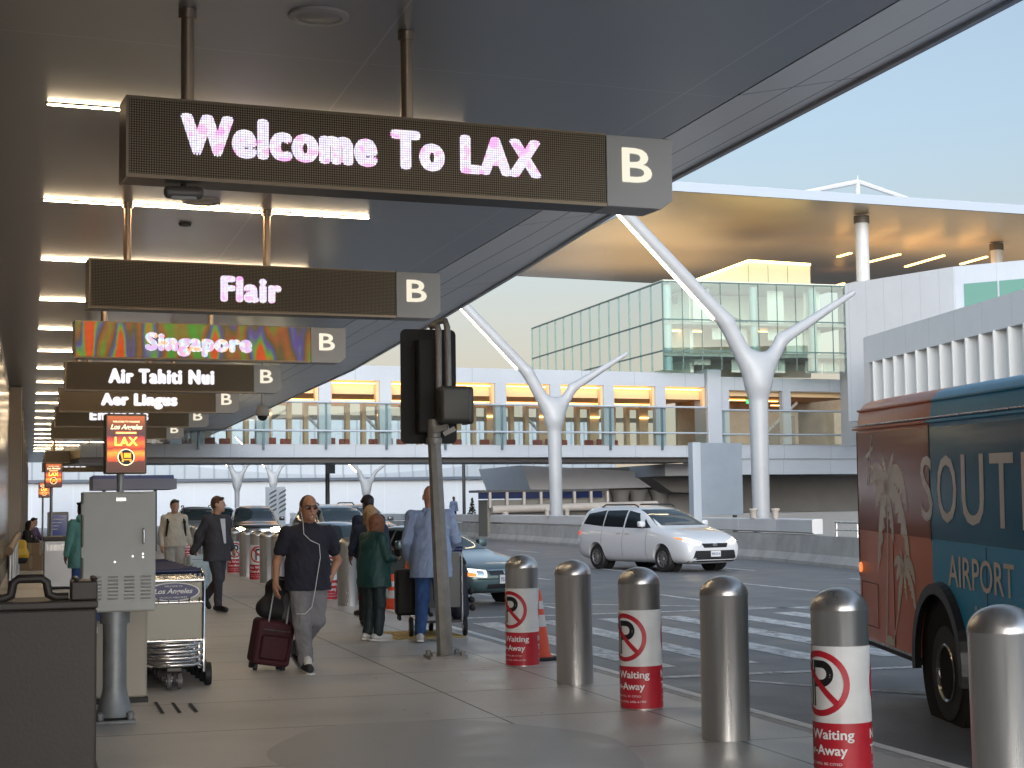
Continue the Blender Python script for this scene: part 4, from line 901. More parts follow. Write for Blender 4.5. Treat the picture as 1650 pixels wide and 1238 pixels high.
for half in (0, pi):
    fn = wrapfn(half); mb = MB(); k = 44
    def add_ring(mb, r0, r1, fn):
        for i in range(k):
            p, q = 2*pi*i/k, 2*pi*(i+1)/k; mb.quad(fn(r0*cos(p), .555+r0*sin(p)), fn(r0*cos(q), .555+r0*sin(q)), fn(r1*cos(q), .555+r1*sin(q)), fn(r1*cos(p), .555+r1*sin(p)))
    add_ring(mb, .150, .185, fn)
    fs = wrapfn(half, .1702)
    for i in range(10):
        a, b_ = -1+2*i/10, -1+2*(i+1)/10; w = .012
        mb.quad(fs(a*.112-w, .555-a*.112-w), fs(b_*.112-w, .555-b_*.112-w), fs(b_*.112+w, .555-b_*.112+w), fs(a*.112+w, .555-a*.112+w))
    mb.build('no_parking_ring', redp, wr_)
    fp = wrapfn(half, .1688); mb = MB()
    for i in range(8): z0_, z1_ = .425+.26*i/8, .425+.26*(i+1)/8; mb.quad(fp(-.075, z0_), fp(-.03, z0_), fp(-.03, z1_), fp(-.075, z1_))
    for za, zb in ((.643, .685), (.535, .577)): mb.quad(fp(-.03, za), fp(.0, za), fp(.0, zb), fp(-.03, zb)); mb.quad(fp(0, za), fp(.02, za), fp(.02, zb), fp(0, zb))
    for i in range(12):
        a, b_ = -pi/2+pi*i/12, -pi/2+pi*(i+1)/12; mb.quad(*[fp(.02+r_*cos(q), .61+r_*sin(q)) for q, r_ in ((a, .033), (a, .075), (b_, .075), (b_, .033))])
    mb.build('letter', blkv, wr_)
    for txt, u0, u1, z0, z1 in (('No Waiting', -.20, .20, .228, .298), ('Tow-Away', -.20, .16, .140, .210), ('VIOLATORS WILL BE CITED', -.19, .13, .100, .114), ('TO CALL (424) 646-6100', -.19, .17, .052, .074)):
        text_on('lettering', txt, u0, u1, z0, z1, wrapfn(half, .1690), whl, rd_, out='wrap', heavy=.03 if z1-z0 > .05 else 0.)
BL = [(4.69, 15.44, 1, 'red and white signed bollard beside the orange cone, left of a plain bollard'), (4.654, 13.72, 0, 'plain steel bollard just right of the leaning orange cone'), (4.572, 11.87, 1, 'signed bollard with a small sticker, second signed one from the right'), (4.506, 10.134, 0, 'plain steel bollard between the two nearest signed bollards'), (4.47, 8.42, 1, 'nearest signed bollard, in front of the bus rear corner'), (4.42, 6.7, 0, 'nearest plain bollard, at the lower right in front of the bus wheel'),
      (4.90, 25.8, 0, 'plain steel bollard between the man in black and the woman in green'), (4.88, 27.55, 1, 'signed bollard half hidden behind the hip of the man in sunglasses'), (4.86, 29.3, 0, 'plain bollard mostly hidden behind the torso of the man in sunglasses'), (4.84, 31.0, 1, 'signed bollard hidden behind the arm of the man in sunglasses'), (4.82, 32.75, 0, 'plain bollard showing just left of the arm of the man in sunglasses'), (4.81, 34.4, 0, 'plain bollard right of the clearly seen signed bollard under the headlights'), (4.81, 36.05, 1, 'signed bollard standing under the right headlight of the dark SUV'), (4.80, 37.8, 0, 'plain bollard left of the signed bollard under the dark SUV headlights'), (4.80, 40.2, 1, 'signed bollard just right of the man in the suit'), (4.80, 42.5, 0, 'plain bollard partly behind the man in the suit'), (4.80, 50, 0, 'far plain bollard between the man in the hoodie and the man in the suit'), (4.80, 53, 1, 'far signed bollard beside the man in the hoodie')]
used = {0: False, 1: False}
for i, (x, y, s_, lab) in enumerate(BL):
    src = tS if s_ else t0
    o = src if not used[s_] else copy_tree(src); used[s_] = True
    o.location = (x, y, 0); o['label'] = lab; o['group'] = 'steel bollards along the kerb'
    o.rotation_euler.x = R_((-.5, .4, .2, -.3, .5, -.2)[i % 6]); o.rotation_euler.y = R_((.4, -.5, .3, .5, -.4, -.2)[i % 6])
    if s_: o.rotation_euler.z = atan2(-y, -x)+R_(-47 if y < 20 else 8)
# sticker on one bollard
# ------------------------------------------------------------ traffic cones
m_or = mat('orange cone', (.75, .07, .015), .5, noise=.12, ns=8); m_refl = mat('reflective band', (.62, .62, .62), .35)
tc_ = root('traffic_cone', 'c', 'cone', (4.98, 15.43, 0))
MB().lathe([(.155, .03), (.125, .06), (.032, .70), (.025, .71)], n=28).build('shell', m_or, tc_, smooth=40)
mb = MB(); rbox(mb, -.19, .19, -.19, .19, 0, .035, .015); mb.build('base', blk, tc_)
def band(z0, z1): r = lambda z: .125+(.032-.125)*(z-.06)/.64+.002; return MB().lathe([(r(z0), z0), (r(z1), z1)], n=28, cap=False)
band(.34, .46).build('band', m_refl, tc_, smooth=60); band(.52, .60).build('band', m_refl, tc_, smooth=60)
for i, (x, y, lab) in enumerate([(5.0, 15.9, 'orange traffic cone leaning behind the plain bollard at the kerb'), (5.35, 24.5, 'plain-looking orange cone right of the woman in green'), (5.47, 23.9, 'tall orange cone with white bands beside the black suitcase on the cart'), (5.3, 27.0, 'orange cone mostly hidden between the woman in green and the teal sedan')]):
    o = tc_ if i == 0 else copy_tree(tc_); o.location = (x, y, 0 if x < 5.2 else -.17); o['label'] = lab; o['group'] = 'orange traffic cones by the kerb'
    if i == 2: o.scale = (1.1, 1.1, 1.35)
    if i == 0: o.rotation_euler = (0, 0, .3)

# ------------------------------------------------------------ traffic signal seen from behind
t = root('traffic_signal', 'black traffic signal head seen from behind on a leaning grey pole', 'traffic light', (4.17, 16.51, 0))
m_gpole = mat('weathered grey pole', (.22, .215, .205), .5, .35, noise=.2, ns=6, bump=.1)
top = Vector((-.10, 0, 2.28))
MB().tube([(0, 0, 0), top], [.090, .070], 8).build('pole', m_gpole, t, smooth=20)
mb = MB().box(-.2, .2, -.16, .16, 0, .03)
for sx in (-1, 1):
    for sy in (-1, 1): mb.lathe([(.03, .03), (.03, .07), (.015, .075)], (sx*.155, sy*.12, 0), 6)
mb.build('base_plate', m_gpole, t)
MB().lathe([(.085, 2.24), (.085, 2.30), (.07, 2.31), (.07, 2.5)], (-.10, 0, 0), 16).build('collar', m_gpole, t, smooth=40)
m_sb = mat('black signal plate', (.006, .006, .007), .7)
mb = MB(); rr = .06; z0, z1, x0, x1 = 2.25, 3.48, -.41, .20
pl = []
for cx, cz, a0 in ((x1-rr, z1-rr, 0), (x0+rr, z1-rr, pi/2), (x0+rr, z0+rr, pi), (x1-rr, z0+rr, 1.5*pi)):
    for i in range(6): a = a0+i*pi/10; pl.append((cx+rr*cos(a), cz+rr*sin(a)))
MB().prism(pl, .2, .215).build('back_plate', m_sb, t)
MB().box(-.26, .03, .0, .19, 2.36, 3.36).build('signal_housing', m_sb, t, bevel=.02)
for k in range(3): MB().lathe([(.12, .19), (.12, .45)], (-.115, 0, 2.55+.32*k), 20, axis='y', cap=False).build('visor', m_sb, t, smooth=40)
mb = MB().tube([(-.06, -.06, 2.5), (-.055, -.06, 3.44), (-.06, -.02, 3.5), (-.1, .06, 3.50)], .035, 10); mb.tube([(.05, -.06, 2.5), (.04, -.06, 3.48), (.03, -.02, 3.55), (-.02, .02, 3.55), (-.12, .08, 3.49)], .035, 10)
mb.build('support_arms', m_gpole, t, smooth=50)
mb = MB(); rbox(mb, -.10, .235, -.30, -.0, 2.45, 2.84, .05); mb.build('control_box', mat('dark olive box', (.045, .045, .04), .45), t, smooth=50)
mb = MB(); rbox(mb, .19, .265, -.29, .02, 2.44, 2.83, .03); mb.build('box_cover', blkp, t, smooth=50)
mb = MB(); mb.bar((-.12, -.08, 2.38), (.02, -.14, 2.42), .05, .06); mb.bar((-.02, -.1, 2.34), (.1, -.12, 2.40), .04, .05); mb.build('clamp', m_gpole, t)

# ------------------------------------------------------------ grey cabinet on its pole
m_cab = mat('cabinet grey paint', (.48, .475, .45), .55, .0, noise=.05, ns=3, bump=.04, bs=80)
t = root('electrical_cabinet', 'grey electrical cabinet with louvres on a bolted steel pole', 'cabinet', (.63, 12.5, 0))
MB().box(-.27, .27, -.02, .26, .83, 1.73).build('case', m_cab, t, bevel=.008)
d = MB().box(-.262, .262, -.045, -.021, .838, 1.722).build('door', m_cab, t, bevel=.008)
mb = MB()
for c in range(4):
    for r in range(7):
        x = -.20+c*.12; z = 1.10-r*.027
        mb.add([(x, -.0455, z), (x+.075, -.0455, z), (x+.07, -.064, z-.008), (x+.005, -.064, z-.008), (x, -.0455, z-.014), (x+.075, -.0455, z-.014)], [(0, 1, 2, 3), (3, 2, 5, 4), (0, 3, 4), (1, 5, 2)])
mb.build('louvres', m_cab, d)
MB().tube([(.18, -.047, 1.34), (.18, -.085, 1.35), (.18, -.085, 1.44), (.18, -.047, 1.45)], .009, 8).build('handle', alu, d, smooth=50)
mb = MB()
for x, z in ((.1, 1.245), (.175, 1.262), (.175, 1.238), (-.03, 1.205)): mb.lathe([(.009, -.058), (.009, -.0455)], (x, 0, z), 10, axis='y')
mb.build('lock', alu, d)
mb = MB()
for z in (.95, 1.28, 1.6): mb.tube([(-.266, -.035, z-.04), (-.266, -.035, z+.04)], .012, 8)
mb.build('hinge', m_cab, t); MB().box(-.02, .05, -.0475, -.0455, 1.66, 1.685).build('label_plate', alu, d)
m_galv = mat('galvanised pole', (.27, .28, .29), .5, .5, noise=.2, ns=5)
MB().lathe([(.15, .05), (.13, .09), (.095, .22), (.088, .26), (.088, .74), (.11, .742), (.11, .829)], (-.02, .1, 0), 28).build('pole', m_galv, t, smooth=40)
mb = MB().box(-.17, .13, -.05, .25, 0, .03)
for x, y in ((-.13, -.02), (.09, -.02), (-.13, .21), (.09, .21)): mb.lathe([(.03, .03), (.03, .085)], (x, y, 0), 6)
mb.box(-.15, -.11, -.035, .02, .03, .09).box(.075, .115, -.035, .02, .03, .09); mb.build('base_plate', mat('dull cast base', (.20, .205, .21), .6, .4, noise=.25, ns=9), t, bevel=.008)
# ------------------------------------------------------------ brown tub at the near left
t = root('plastic_barrier', 'dark brown plastic barrier block with moulded top handles at the lower left edge', 'barrier', (0, 8.3, 0))
m_tub = mat('dark brown plastic', (.034, .026, .023), .5, noise=.12, ns=2, bump=.05, bs=50)
MB().box(-.9, .315, 0, .45, 0, 1.11).build('body', m_tub, t, bevel=.012)
MB().box(-.91, .32, -.012, .46, 1.111, 1.15).build('rim', m_tub, t, bevel=.008)
mb = MB().box(.19, .318, .0, .3, 1.151, 1.245).box(.205, .23, -.01, .3, 1.246, 1.262).box(.29, .318, -.01, .3, 1.246, 1.262); mb.build('lug', m_tub, t, bevel=.01)
MB().tube([(-.30, .1, 1.17), (-.13, .1, 1.165), (-.095, .1, 1.18), (-.085, .1, 1.24), (-.06, .1, 1.26), (.05, .1, 1.26), (.075, .1, 1.24), (.085, .1, 1.18), (.12, .1, 1.165), (.18, .1, 1.165)], .023, 10).build('handle', m_tub, t, smooth=60)

# ------------------------------------------------------------ baggage cart dispenser, poster box and nested carts
t = root('cart_dispenser', 'beige cart dispenser box with a blue band behind the cabinet pole', 'machine', (.72, 13.95, 0))
MB().box(-.3, .21, -.15, .3, .04, .78).build('case', mat('beige enamel', (.36, .32, .26), .45), t, bevel=.02)
MB().box(-.31, .22, -.16, .31, 0, .039).build('plinth', blk, t)
MB().box(-.302, .03, -.158, -.151, .68, .80).build('blue_band', mat('blue label', (.02, .06, .22), .35), t)
MB().box(-.28, -.09, -.157, -.151, .06, .66).box(-.07, .02, -.157, -.151, .06, .66).build('door_panel', mat('beige panel', (.40, .36, .30), .4), t, bevel=.004)
MB().box(-.27, -.19, -.164, -.158, .58, .63).build('sticker', whtv, t)
# lit poster box
Yp = 14.5
a = at(172, 668, Y=Yp); b_ = at(234, 760, Y=Yp)
def poster(loc, w, h, label):
    t = root('poster_box', label, 'advert', loc, atan2(.094, 1), 'lit baggage cart advert boxes')
    MB().box(-w/2-.02, w/2+.02, 0, .12, -.02, h+.02).build('frame', mat('bronze poster frame', (.16, .11, .08), .4, .6), t, bevel=.012)
    pm = bpy.data.materials.get('poster print')
    if not pm:
        pm = mat('poster print', (.2, .04, .02), .4); n, l, b = nodes(pm)
        tc = n.new('ShaderNodeTexCoord'); sp = n.new('ShaderNodeSeparateXYZ'); l.new(tc.outputs['Object'], sp.inputs[0])
        zz = mth(n, l, 'DIVIDE', sp.outputs[2], h)
        tn = n.new('ShaderNodeTexNoise'); tn.inputs['Scale'].default_value = 13; tn.inputs['Detail'].default_value = 3; l.new(tc.outputs['Object'], tn.inputs['Vector'])
        zz = mth(n, l, 'ADD', zz, mth(n, l, 'MULTIPLY', mth(n, l, 'SUBTRACT', tn.outputs[0], .5), .12))
        cr = n.new('ShaderNodeValToRGB'); e = cr.color_ramp.elements; e[0].position = 0; e[0].color = (.035, .015, .012, 1); e[1].position = 1; e[1].color = (.34, .075, .02, 1)
        for p_, c_ in ((.17, (.05, .02, .015, 1)), (.24, (.75, .08, .02, 1)), (.33, (.85, .25, .03, 1)), (.42, (.25, .02, .015, 1)), (.5, (.8, .13, .02, 1)), (.58, (.5, .04, .03, 1)), (.66, (.035, .022, .03, 1)), (.8, (.09, .03, .02, 1))): q = e.new(p_); q.color = c_
        l.new(zz, cr.inputs[0]); l.new(cr.outputs[0], b.inputs['Emission Color']); b.inputs['Emission Strength'].default_value = .75; b.inputs['Base Color'].default_value = (.1, .03, .02, 1)
    MB().box(-w/2, w/2, -.006, -.001, 0, h).build('poster', pm, t)
    f = lambda u, v: (u*w, -.009, v*h); ft = lambda u, v: (u*w, -.012, v*h)
    glo = mat('lit cream lettering', (.8, .7, .5), .5, emit=(1, .78, .42), es=.8); glo2 = mat('lit yellow lettering', (.8, .5, .1), .5, emit=(1, .62, .08), es=.95); org = mat('lit orange', (.8, .3, .05), .5, emit=(1, .27, .02), es=.9)
    text_on('lettering', 'WELCOME TO PARADISE', -.36, .36, .885, .915, f, glo, t, bold=.01)
    text_on('lettering', 'Los Angeles', -.42, .44, .735, .85, f, glo, t, bold=.02, shear=.35)
    MB().quad(*[f(*p) for p in ((-.28, .68), (.28, .68), (.28, .715), (-.28, .715))]).build('banner', org, t)
    text_on('lettering', 'WORLD AIRPORTS', -.26, .26, .687, .708, ft, glo, t, bold=.02)
    text_on('lettering', 'LAX', -.30, .30, .47, .62, f, glo2, t, heavy=.05)
    k = 36; mb = MB(); r0, r1 = .135*h/1, .15*h
    cc = lambda r, a: (r*cos(a), -.0095, .26*h+r*sin(a))
    MB().quad(*[(r0*cos(2*pi*i/k), -.0085, .26*h+r0*sin(2*pi*i/k)) for i in range(k)]).build('roundel', mat('dark blue roundel', (.01, .02, .05), .4), t)
    for i in range(k): mb.quad(cc(r0, 2*pi*i/k), cc(r0, 2*pi*(i+1)/k), cc(r1, 2*pi*(i+1)/k), cc(r1, 2*pi*i/k))
    mb.build('roundel_ring', glo, t)
    mb = MB(); mb.quad(*[ft(*p) for p in ((-.06, .25), (.13, .25), (.13, .335), (-.06, .335))]); mb.quad(*[ft(*p) for p in ((-.16, .345), (-.11, .355), (-.075, .20), (-.1, .20))]); mb.quad(*[ft(*p) for p in ((-.1, .205), (.14, .21), (.14, .228), (-.1, .223))])
    for ux in (-.09, .12):
        mb.quad(*[(ux*w+.018*h*cos(2*pi*i/12), -.0122, .19*h+.018*h*sin(2*pi*i/12)) for i in range(12)])
    mb.build('cart_icon', org, t)
    MB().lathe([(.032, -loc[2]), (.032, -.02)], (-w*.12, .06, 0), 16).build('post', m_galv, t, smooth=50)
    return t
w_ = (b_.x-a.x); h_ = a.z-b_.z
p1_ = poster(((a.x+b_.x)/2, Yp, b_.z), w_*.97, h_*.97, 'lit orange advert box with a cart emblem standing on a pole above the grey cabinet')
for Y, lab in ((36, 'smaller far lit advert box glowing orange left of the cabinet'), (46, 'smallest far lit advert box, left of and below the other far one')):
    o = copy_tree(p1_); o['label'] = lab; q = at(86 if Y == 36 else 71, 806 if Y == 36 else 818, Y=Y); o.location = (q.x, Y, 2.1 if Y == 36 else 1.95)
    if Y == 46: o.scale = (.8, .8, .8)
# nested baggage carts
m_blueh = mat('blue grip', (.012, .025, .09), .4); m_cartp = mat('cart panel', (.16, .155, .13), .35, .4)
def cart():
    t = root('baggage_cart', 'x', 'cart', (1.22, 14.75, 0))
    w = .27
    mb = MB()
    for sx in (-1, 1): mb.tube([(sx*w, .0, .14), (sx*w, .0, .95), (sx*w, .10, 1.02), (sx*w, .22, 1.03)], .016, 8).tube([(sx*w, .0, .17), (sx*(w-.02), .9, .17)], .014, 8)
    mb.tube([(-w, 0, .955), (w, 0, .955)], .02, 8).tube([(-w, 0, .76), (w, 0, .76)], .012, 8).tube([(-w, 0, .42), (w, 0, .42)], .014, 8)
    for i in range(6): mb.tube([(-w+.09*i+.05, -.005, .76), (-w+.09*i+.05, -.06, .80)], .007, 6)
    mb.build('frame', chrome, t, smooth=50)
    mb = MB()
    for k in range(4): z = .40-.055*k; y = -.03-.045*k; mb.tube([(-w+.01, .02, z), (-w+.04+.012*k, y-.05, z), (-w*.6, y-.09, z-.01), (w*.6, y-.09, z-.01), (w-.04-.012*k, y-.05, z), (w-.01, .02, z)], .014, 8)
    mb.build('bumper_rails', chrome, t, smooth=50)
    MB().box(-w+.02, w-.02, .012, .03, .43, .94).build('front_panel', m_cartp, t)
    MB().tube([(-w, .24, 1.03), (w, .24, 1.03)], .027, 10).build('handle_grip', m_blueh, t, smooth=50)
    MB().box(-w+.04, w-.04, .05, .85, .19, .21).build('deck', m_cartp, t)
    for sx, y in ((-1, .14), (1, .14)):
        wl_ = MB().lathe([(.05, -.03), (.1, -.028), (.105, 0), (.1, .028), (.05, .03)], (sx*(w+.05), y, .105), 20, axis='x').build('rear_wheel', blk, t, smooth=40)
    for sx in (-1, 1):
        wh = MB().lathe([(.03, -.02), (.07, -.018), (.075, 0), (.07, .018), (.03, .02)], (sx*.045, -.11, .078), 18, axis='x').build('caster', mat('grey rubber', (.12, .11, .11), .5), t, smooth=40)
        MB().lathe([(.035, -.024), (.035, .024)], (sx*.045, -.11, .078), 14, axis='x').build('hub', alu, wh, smooth=40)
    MB().box(-.07, .07, -.15, -.07, .155, .20).build('caster_fork', mat('dark fork', (.06, .055, .05), .4, .6), t, bevel=.01)
    # oval badge
    k = 32; MB().quad(*[(.235*cos(2*pi*i/k), -.012, .855+.085*sin(2*pi*i/k)) for i in range(k)]).build('badge_rim', whtv, t)
    MB().quad(*[(.222*cos(2*pi*i/k), -.015, .855+.074*sin(2*pi*i/k)) for i in range(k)]).build('badge', mat('badge purple blue', (.05, .05, .15), .4), t)
    text_on('lettering', 'Los Angeles', -.17, .17, .825, .885, lambda a, b: (a, -.018, b), whl, t, bold=.02, shear=.3)
    text_on('lettering', 'WELCOME TO', -.08, .08, .898, .912, lambda a, b: (a, -.018, b), whl, t); text_on('lettering', 'WORLD AIRPORTS', -.12, .12, .797, .812, lambda a, b: (a, -.018, b), whl, t)
    return t
c0 = cart(); c0['label'] = 'front baggage cart of the nested row, showing the oval Los Angeles badge'; c0['group'] = 'nested baggage carts'
CL = ['second', 'third', 'fourth', 'fifth', 'sixth', 'seventh', 'eighth', 'ninth', 'tenth', 'eleventh']
for i in range(9):
    o = copy_tree(c0); o.location = (1.22-.012*(i+1), 14.75+.31*(i+1), 0); o['label'] = f'{CL[i]} baggage cart of the nested row, only its blue grip and rails showing'
# ------------------------------------------------------------ cars
m_rim = mat('alloy rim', (.45, .45, .46), .28, .9); m_well = mat('wheel well', (.006, .006, .006), .9); m_lampg = mat('headlight', (.55, .57, .6), .08, .3, coat=1, emit=(1, .95, .85), es=.5)
m_beam = mat('lit headlight', (1, .9, .7), .3, emit=(1, .80, .45), es=22); m_tail = mat('red tail light', (.35, .01, .01), .15, emit=(1, .05, .04), es=.3); m_amber = mat('amber lamp', (.7, .2, .03), .2, emit=(1, .3, .08), es=.3)
m_plate = mat('licence plate', (.6, .6, .6), .5); m_ptext = mat('plate digits', (.05, .06, .2), .5); m_intk = mat('black grille', (.012, .012, .013), .35)
m_win = mat('car window', (.008, .012, .015), .05, spec=.3); m_wshield = mat('windscreen', (.03, .045, .05), .04, spec=.5)
ST = {
 'sedan': (4.4, .30, .56, -1.32, 1.30, [(-2.2,.30,.42,.52,.54,.50,.58,.52,.36),(-2.12,.22,.42,.62,.65,.68,.75,.68,.48),(-1.8,.20,.45,.72,.77,.78,.84,.78,.58),(-1.2,.20,.5,.81,.87,.80,.85,.82,.64),(-.78,.20,.5,.86,.93,.80,.85,.82,.68),(-.08,.20,.5,.90,1.32,.80,.85,.80,.58),(.35,.20,.5,.91,1.40,.80,.85,.80,.57),(.95,.20,.5,.92,1.38,.80,.85,.80,.56),(1.32,.22,.5,.93,1.24,.80,.84,.79,.57),(1.8,.24,.5,.94,1.0,.78,.82,.77,.6),(2.1,.28,.5,.90,.94,.70,.77,.69,.52),(2.2,.36,.5,.80,.83,.60,.66,.58,.42)]),
 'van': (5.17, .34, .66, -1.55, 1.51, [(-2.58,.30,.5,.66,.68,.60,.70,.62,.4),(-2.48,.22,.5,.82,.86,.82,.89,.78,.5),(-2.1,.2,.5,.96,1.02,.92,.97,.88,.65),(-1.6,.2,.55,1.04,1.11,.93,.99,.92,.72),(-1.28,.2,.55,1.07,1.18,.93,.99,.93,.75),(-.45,.2,.55,1.08,1.60,.93,.99,.92,.68),(.1,.2,.55,1.09,1.72,.93,.99,.92,.66),(1.2,.2,.55,1.11,1.74,.93,.99,.92,.66),(2.0,.22,.55,1.13,1.725,.92,.98,.9,.66),(2.36,.25,.55,1.14,1.68,.89,.95,.87,.64),(2.53,.32,.6,1.12,1.45,.82,.91,.82,.6),(2.58,.42,.6,1.0,1.1,.7,.8,.7,.5)]),
 'suv': (4.9, .37, .72, -1.45, 1.42, [(-2.42,.42,.6,.90,.93,.68,.78,.72,.5),(-2.34,.30,.6,1.03,1.07,.85,.92,.84,.6),(-1.9,.28,.65,1.11,1.16,.92,.96,.9,.7),(-1.1,.28,.65,1.15,1.22,.92,.97,.91,.74),(-.4,.28,.65,1.16,1.70,.92,.97,.9,.66),(.15,.28,.65,1.17,1.84,.92,.97,.9,.64),(1.6,.28,.65,1.17,1.84,.92,.97,.9,.64),(2.2,.32,.65,1.17,1.72,.90,.95,.88,.62),(2.42,.42,.65,1.1,1.3,.8,.88,.8,.58)])}
def make_wheel(parent, x, y, r, w, spokes, sgn, rimm=None):
    wh = MB().lathe([(r*.62, -w/2), (r*.93, -w/2), (r, -w*.32), (r, w*.32), (r*.93, w/2), (r*.62, w/2)], (x, y, r), 32, axis='x', cap=False).build('wheel', blk, parent, smooth=40)
    o = sgn*w*.36
    MB().lathe([(r*.63, o-.04), (r*.63, o+sgn*.02), (r*.57, o+sgn*.03), (r*.55, o)], (x, y, r), 32, axis='x', cap=False).build('rim', rimm or m_rim, wh, smooth=40)
    MB().lathe([(r*.58, o-sgn*.05), (r*.02, o-sgn*.045)], (x, y, r), 24, axis='x').build('brake_disc', m_well, wh)
    mb = MB()
    for i in range(spokes):
        a = 2*pi*i/spokes+.2; mb.bar((x+o, y+cos(a)*r*.08, r+sin(a)*r*.08), (x+o-sgn*.0, y+cos(a)*r*.6, r+sin(a)*r*.6), .05*r/.33, .03, up=(1, 0, 0))
    mb.lathe([(r*.16, o-.015), (r*.15, o+sgn*.02)], (x, y, r), 16, axis='x'); mb.build('spokes', rimm or m_rim, wh)
    return wh
def car(kind, label, loc, rz, paint, group='cars and vans on the road', det=2, beams=False, plate='7SXR495', rails=False, name='parked_car', cat='car', k=1.):
    L, r, tw, yf, yr, st = ST[kind]
    t = root(name, label, cat, loc, rz, group); t.scale = (k, k, k)
    mb = MB(); rings = []
    for (y, zb, zm, zl, zt, ws, wm, wb, wt) in st:
        h = [(0, zb), (.75*ws, zb), (ws, zb+.07), (wm, zm), (wm*.985, zm*.4+zl*.6), (wb, zl), (wt+.38*(wb-wt), zl+.72*(zt-zl)), (wt, zt-.04*min(1, (zt-zl)*3)), (.6*wt, zt+.004), (0, zt+.012)]
        rings.append([(x, y, z) for x, z in h]+[(-x, y, z) for x, z in h[-2:0:-1]])
    mb.loft(rings)
    me = mb.mesh(); o = bpy.data.objects.new('tmp', me); COL.objects.link(o)
    s = o.modifiers.new('s', 'SUBSURF'); s.levels = 2 if det > 1 else 1
    cut = MB(); R = r+.055
    for y in (yf, yr):
        for sx in (-1, 1): cut.lathe([(R, sx*.55), (R, sx*1.3)], (0, y, r+.01), 36, axis='x')
    co = bpy.data.objects.new('cut', cut.mesh()); COL.objects.link(co)
    b = o.modifiers.new('b', 'BOOLEAN'); b.operation = 'DIFFERENCE'; b.object = co; b.solver = 'EXACT'
    dg = bpy.context.evaluated_depsgraph_get(); bm = bpy.data.meshes.new_from_object(o.evaluated_get(dg))
    vs = [v.co.copy() for v in bm.vertices]; ps = [tuple(p.vertices) for p in bm.polygons]
    bvh = BVHTree.FromPolygons(vs, ps)
    bpy.data.objects.remove(o); bpy.data.objects.remove(co)
    bm.materials.clear(); bm.polygons.foreach_set('material_index', [0]*len(bm.polygons))
    body = link('body', bm, paint, t, smooth=38)
    for y in (yf, yr):
        for sx in (-1, 1):
            MB().lathe([(R-.01, sx*.56), (R-.01, sx*.72)], (0, y, r+.01), 28, axis='x').build('wheel_well', m_well, t)
            make_wheel(t, sx*(.96*st[4][6]-.11), y, r, .21, 10 if kind == 'van' else 5, sx)
    pt = lambda nm, q, d, m, **kw: patch(nm, bvh, q, d, m, t, **kw)
    fy = -L/2
    if kind == 'van':
        ws_ = [(-.80, 0, 1.20), (.80, 0, 1.20), (.60, 0, 1.62), (-.60, 0, 1.62)]
        sw = [[(-.98, 1.14), (-.62, 1.13), (-.62, 1.38), (-.78, 1.26)], [(-.58, 1.13), (.20, 1.14), (.20, 1.60), (-.30, 1.52)], [(.27, 1.15), (1.22, 1.17), (1.22, 1.60), (.27, 1.61)], [(1.27, 1.17), (2.30, 1.24), (2.12, 1.52), (1.27, 1.61)]]
        hl = [[(-.86, .80), (-.50, .70), (-.40, .77), (-.80, .91)]]; gr = [(-.36, .63), (.36, .63), (.42, .74), (-.42, .74)]; ik = [(-.70, .33), (.70, .33), (.62, .56), (-.62, .56)]
    elif kind == 'sedan':
        ws_ = [(-.66, 0, .95), (.66, 0, .95), (.51, 0, 1.30), (-.51, 0, 1.30)]
        sw = [[(-.50, .95), (.28, .96), (.28, 1.30), (-.02, 1.28)], [(.34, .96), (1.02, .97), (.98, 1.28), (.34, 1.31)], [(1.06, .98), (1.36, 1.0), (1.16, 1.2), (1.06, 1.24)]]
        hl = [[(-.72, .52), (-.42, .50), (-.40, .62), (-.70, .66)]]; gr = [(-.34, .53), (.34, .53), (.36, .60), (-.36, .60)]; ik = [(-.42, .30), (.42, .30), (.40, .38), (-.40, .38)]
    else:
        ws_ = [(-.76, 0, 1.24), (.76, 0, 1.24), (.58, 0, 1.72), (-.58, 0, 1.72)]
        sw = [[(-.82, 1.22), (.05, 1.22), (.05, 1.68), (-.40, 1.62)], [(.12, 1.22), (1.02, 1.22), (1.02, 1.70), (.12, 1.70)], [(1.1, 1.23), (2.05, 1.24), (1.92, 1.62), (1.1, 1.69)]]
        hl = [[(-.80, .86), (-.48, .85), (-.48, .98), (-.80, 1.0)]]; gr = [(-.44, .80), (.44, .80), (.46, .98), (-.46, .98)]; ik = [(-.60, .48), (.60, .48), (.60, .62), (-.60, .62)]
    pt('windscreen', ws_, (0, 1, 0), m_wshield, nx=14, ny=8)
    pt('rear_window', [(-x, y, z) for x, y, z in ws_], (0, -1, 0), m_win, nx=10, ny=6, off=.004)
    for q in sw:
        for sx in (-1, 1):
            w = patch('side_window', bvh, [(0, y, z) for y, z in (q if sx > 0 else q)], (-sx, 0, 0), m_win, t, nx=8, ny=6, off=.004)
    if det > 1:
        for ys in ((-.85 if kind == 'van' else -.62), (sw[1][0][0]-.04 if kind != 'van' else .235), (1.06 if kind == 'sedan' else 1.25)):
            for sx in (-1, 1): patch('door_gap', bvh, [(0, ys-.006, .32), (0, ys+.006, .32), (0, ys+.006, st[5][3]), (0, ys-.006, st[5][3])], (-sx, 0, 0), m_well, t, nx=1, ny=8, off=.003)
        for yh in ((.02, .42) if kind == 'van' else (.10, .85)):
            for sx in (-1, 1): patch('door_handle', bvh, [(0, yh-.09, st[5][3]-.12), (0, yh+.09, st[5][3]-.12), (0, yh+.09, st[5][3]-.085), (0, yh-.09, st[5][3]-.085)], (-sx, 0, 0), m_rim if kind == 'van' else paint, t, nx=3, ny=1, off=.02)
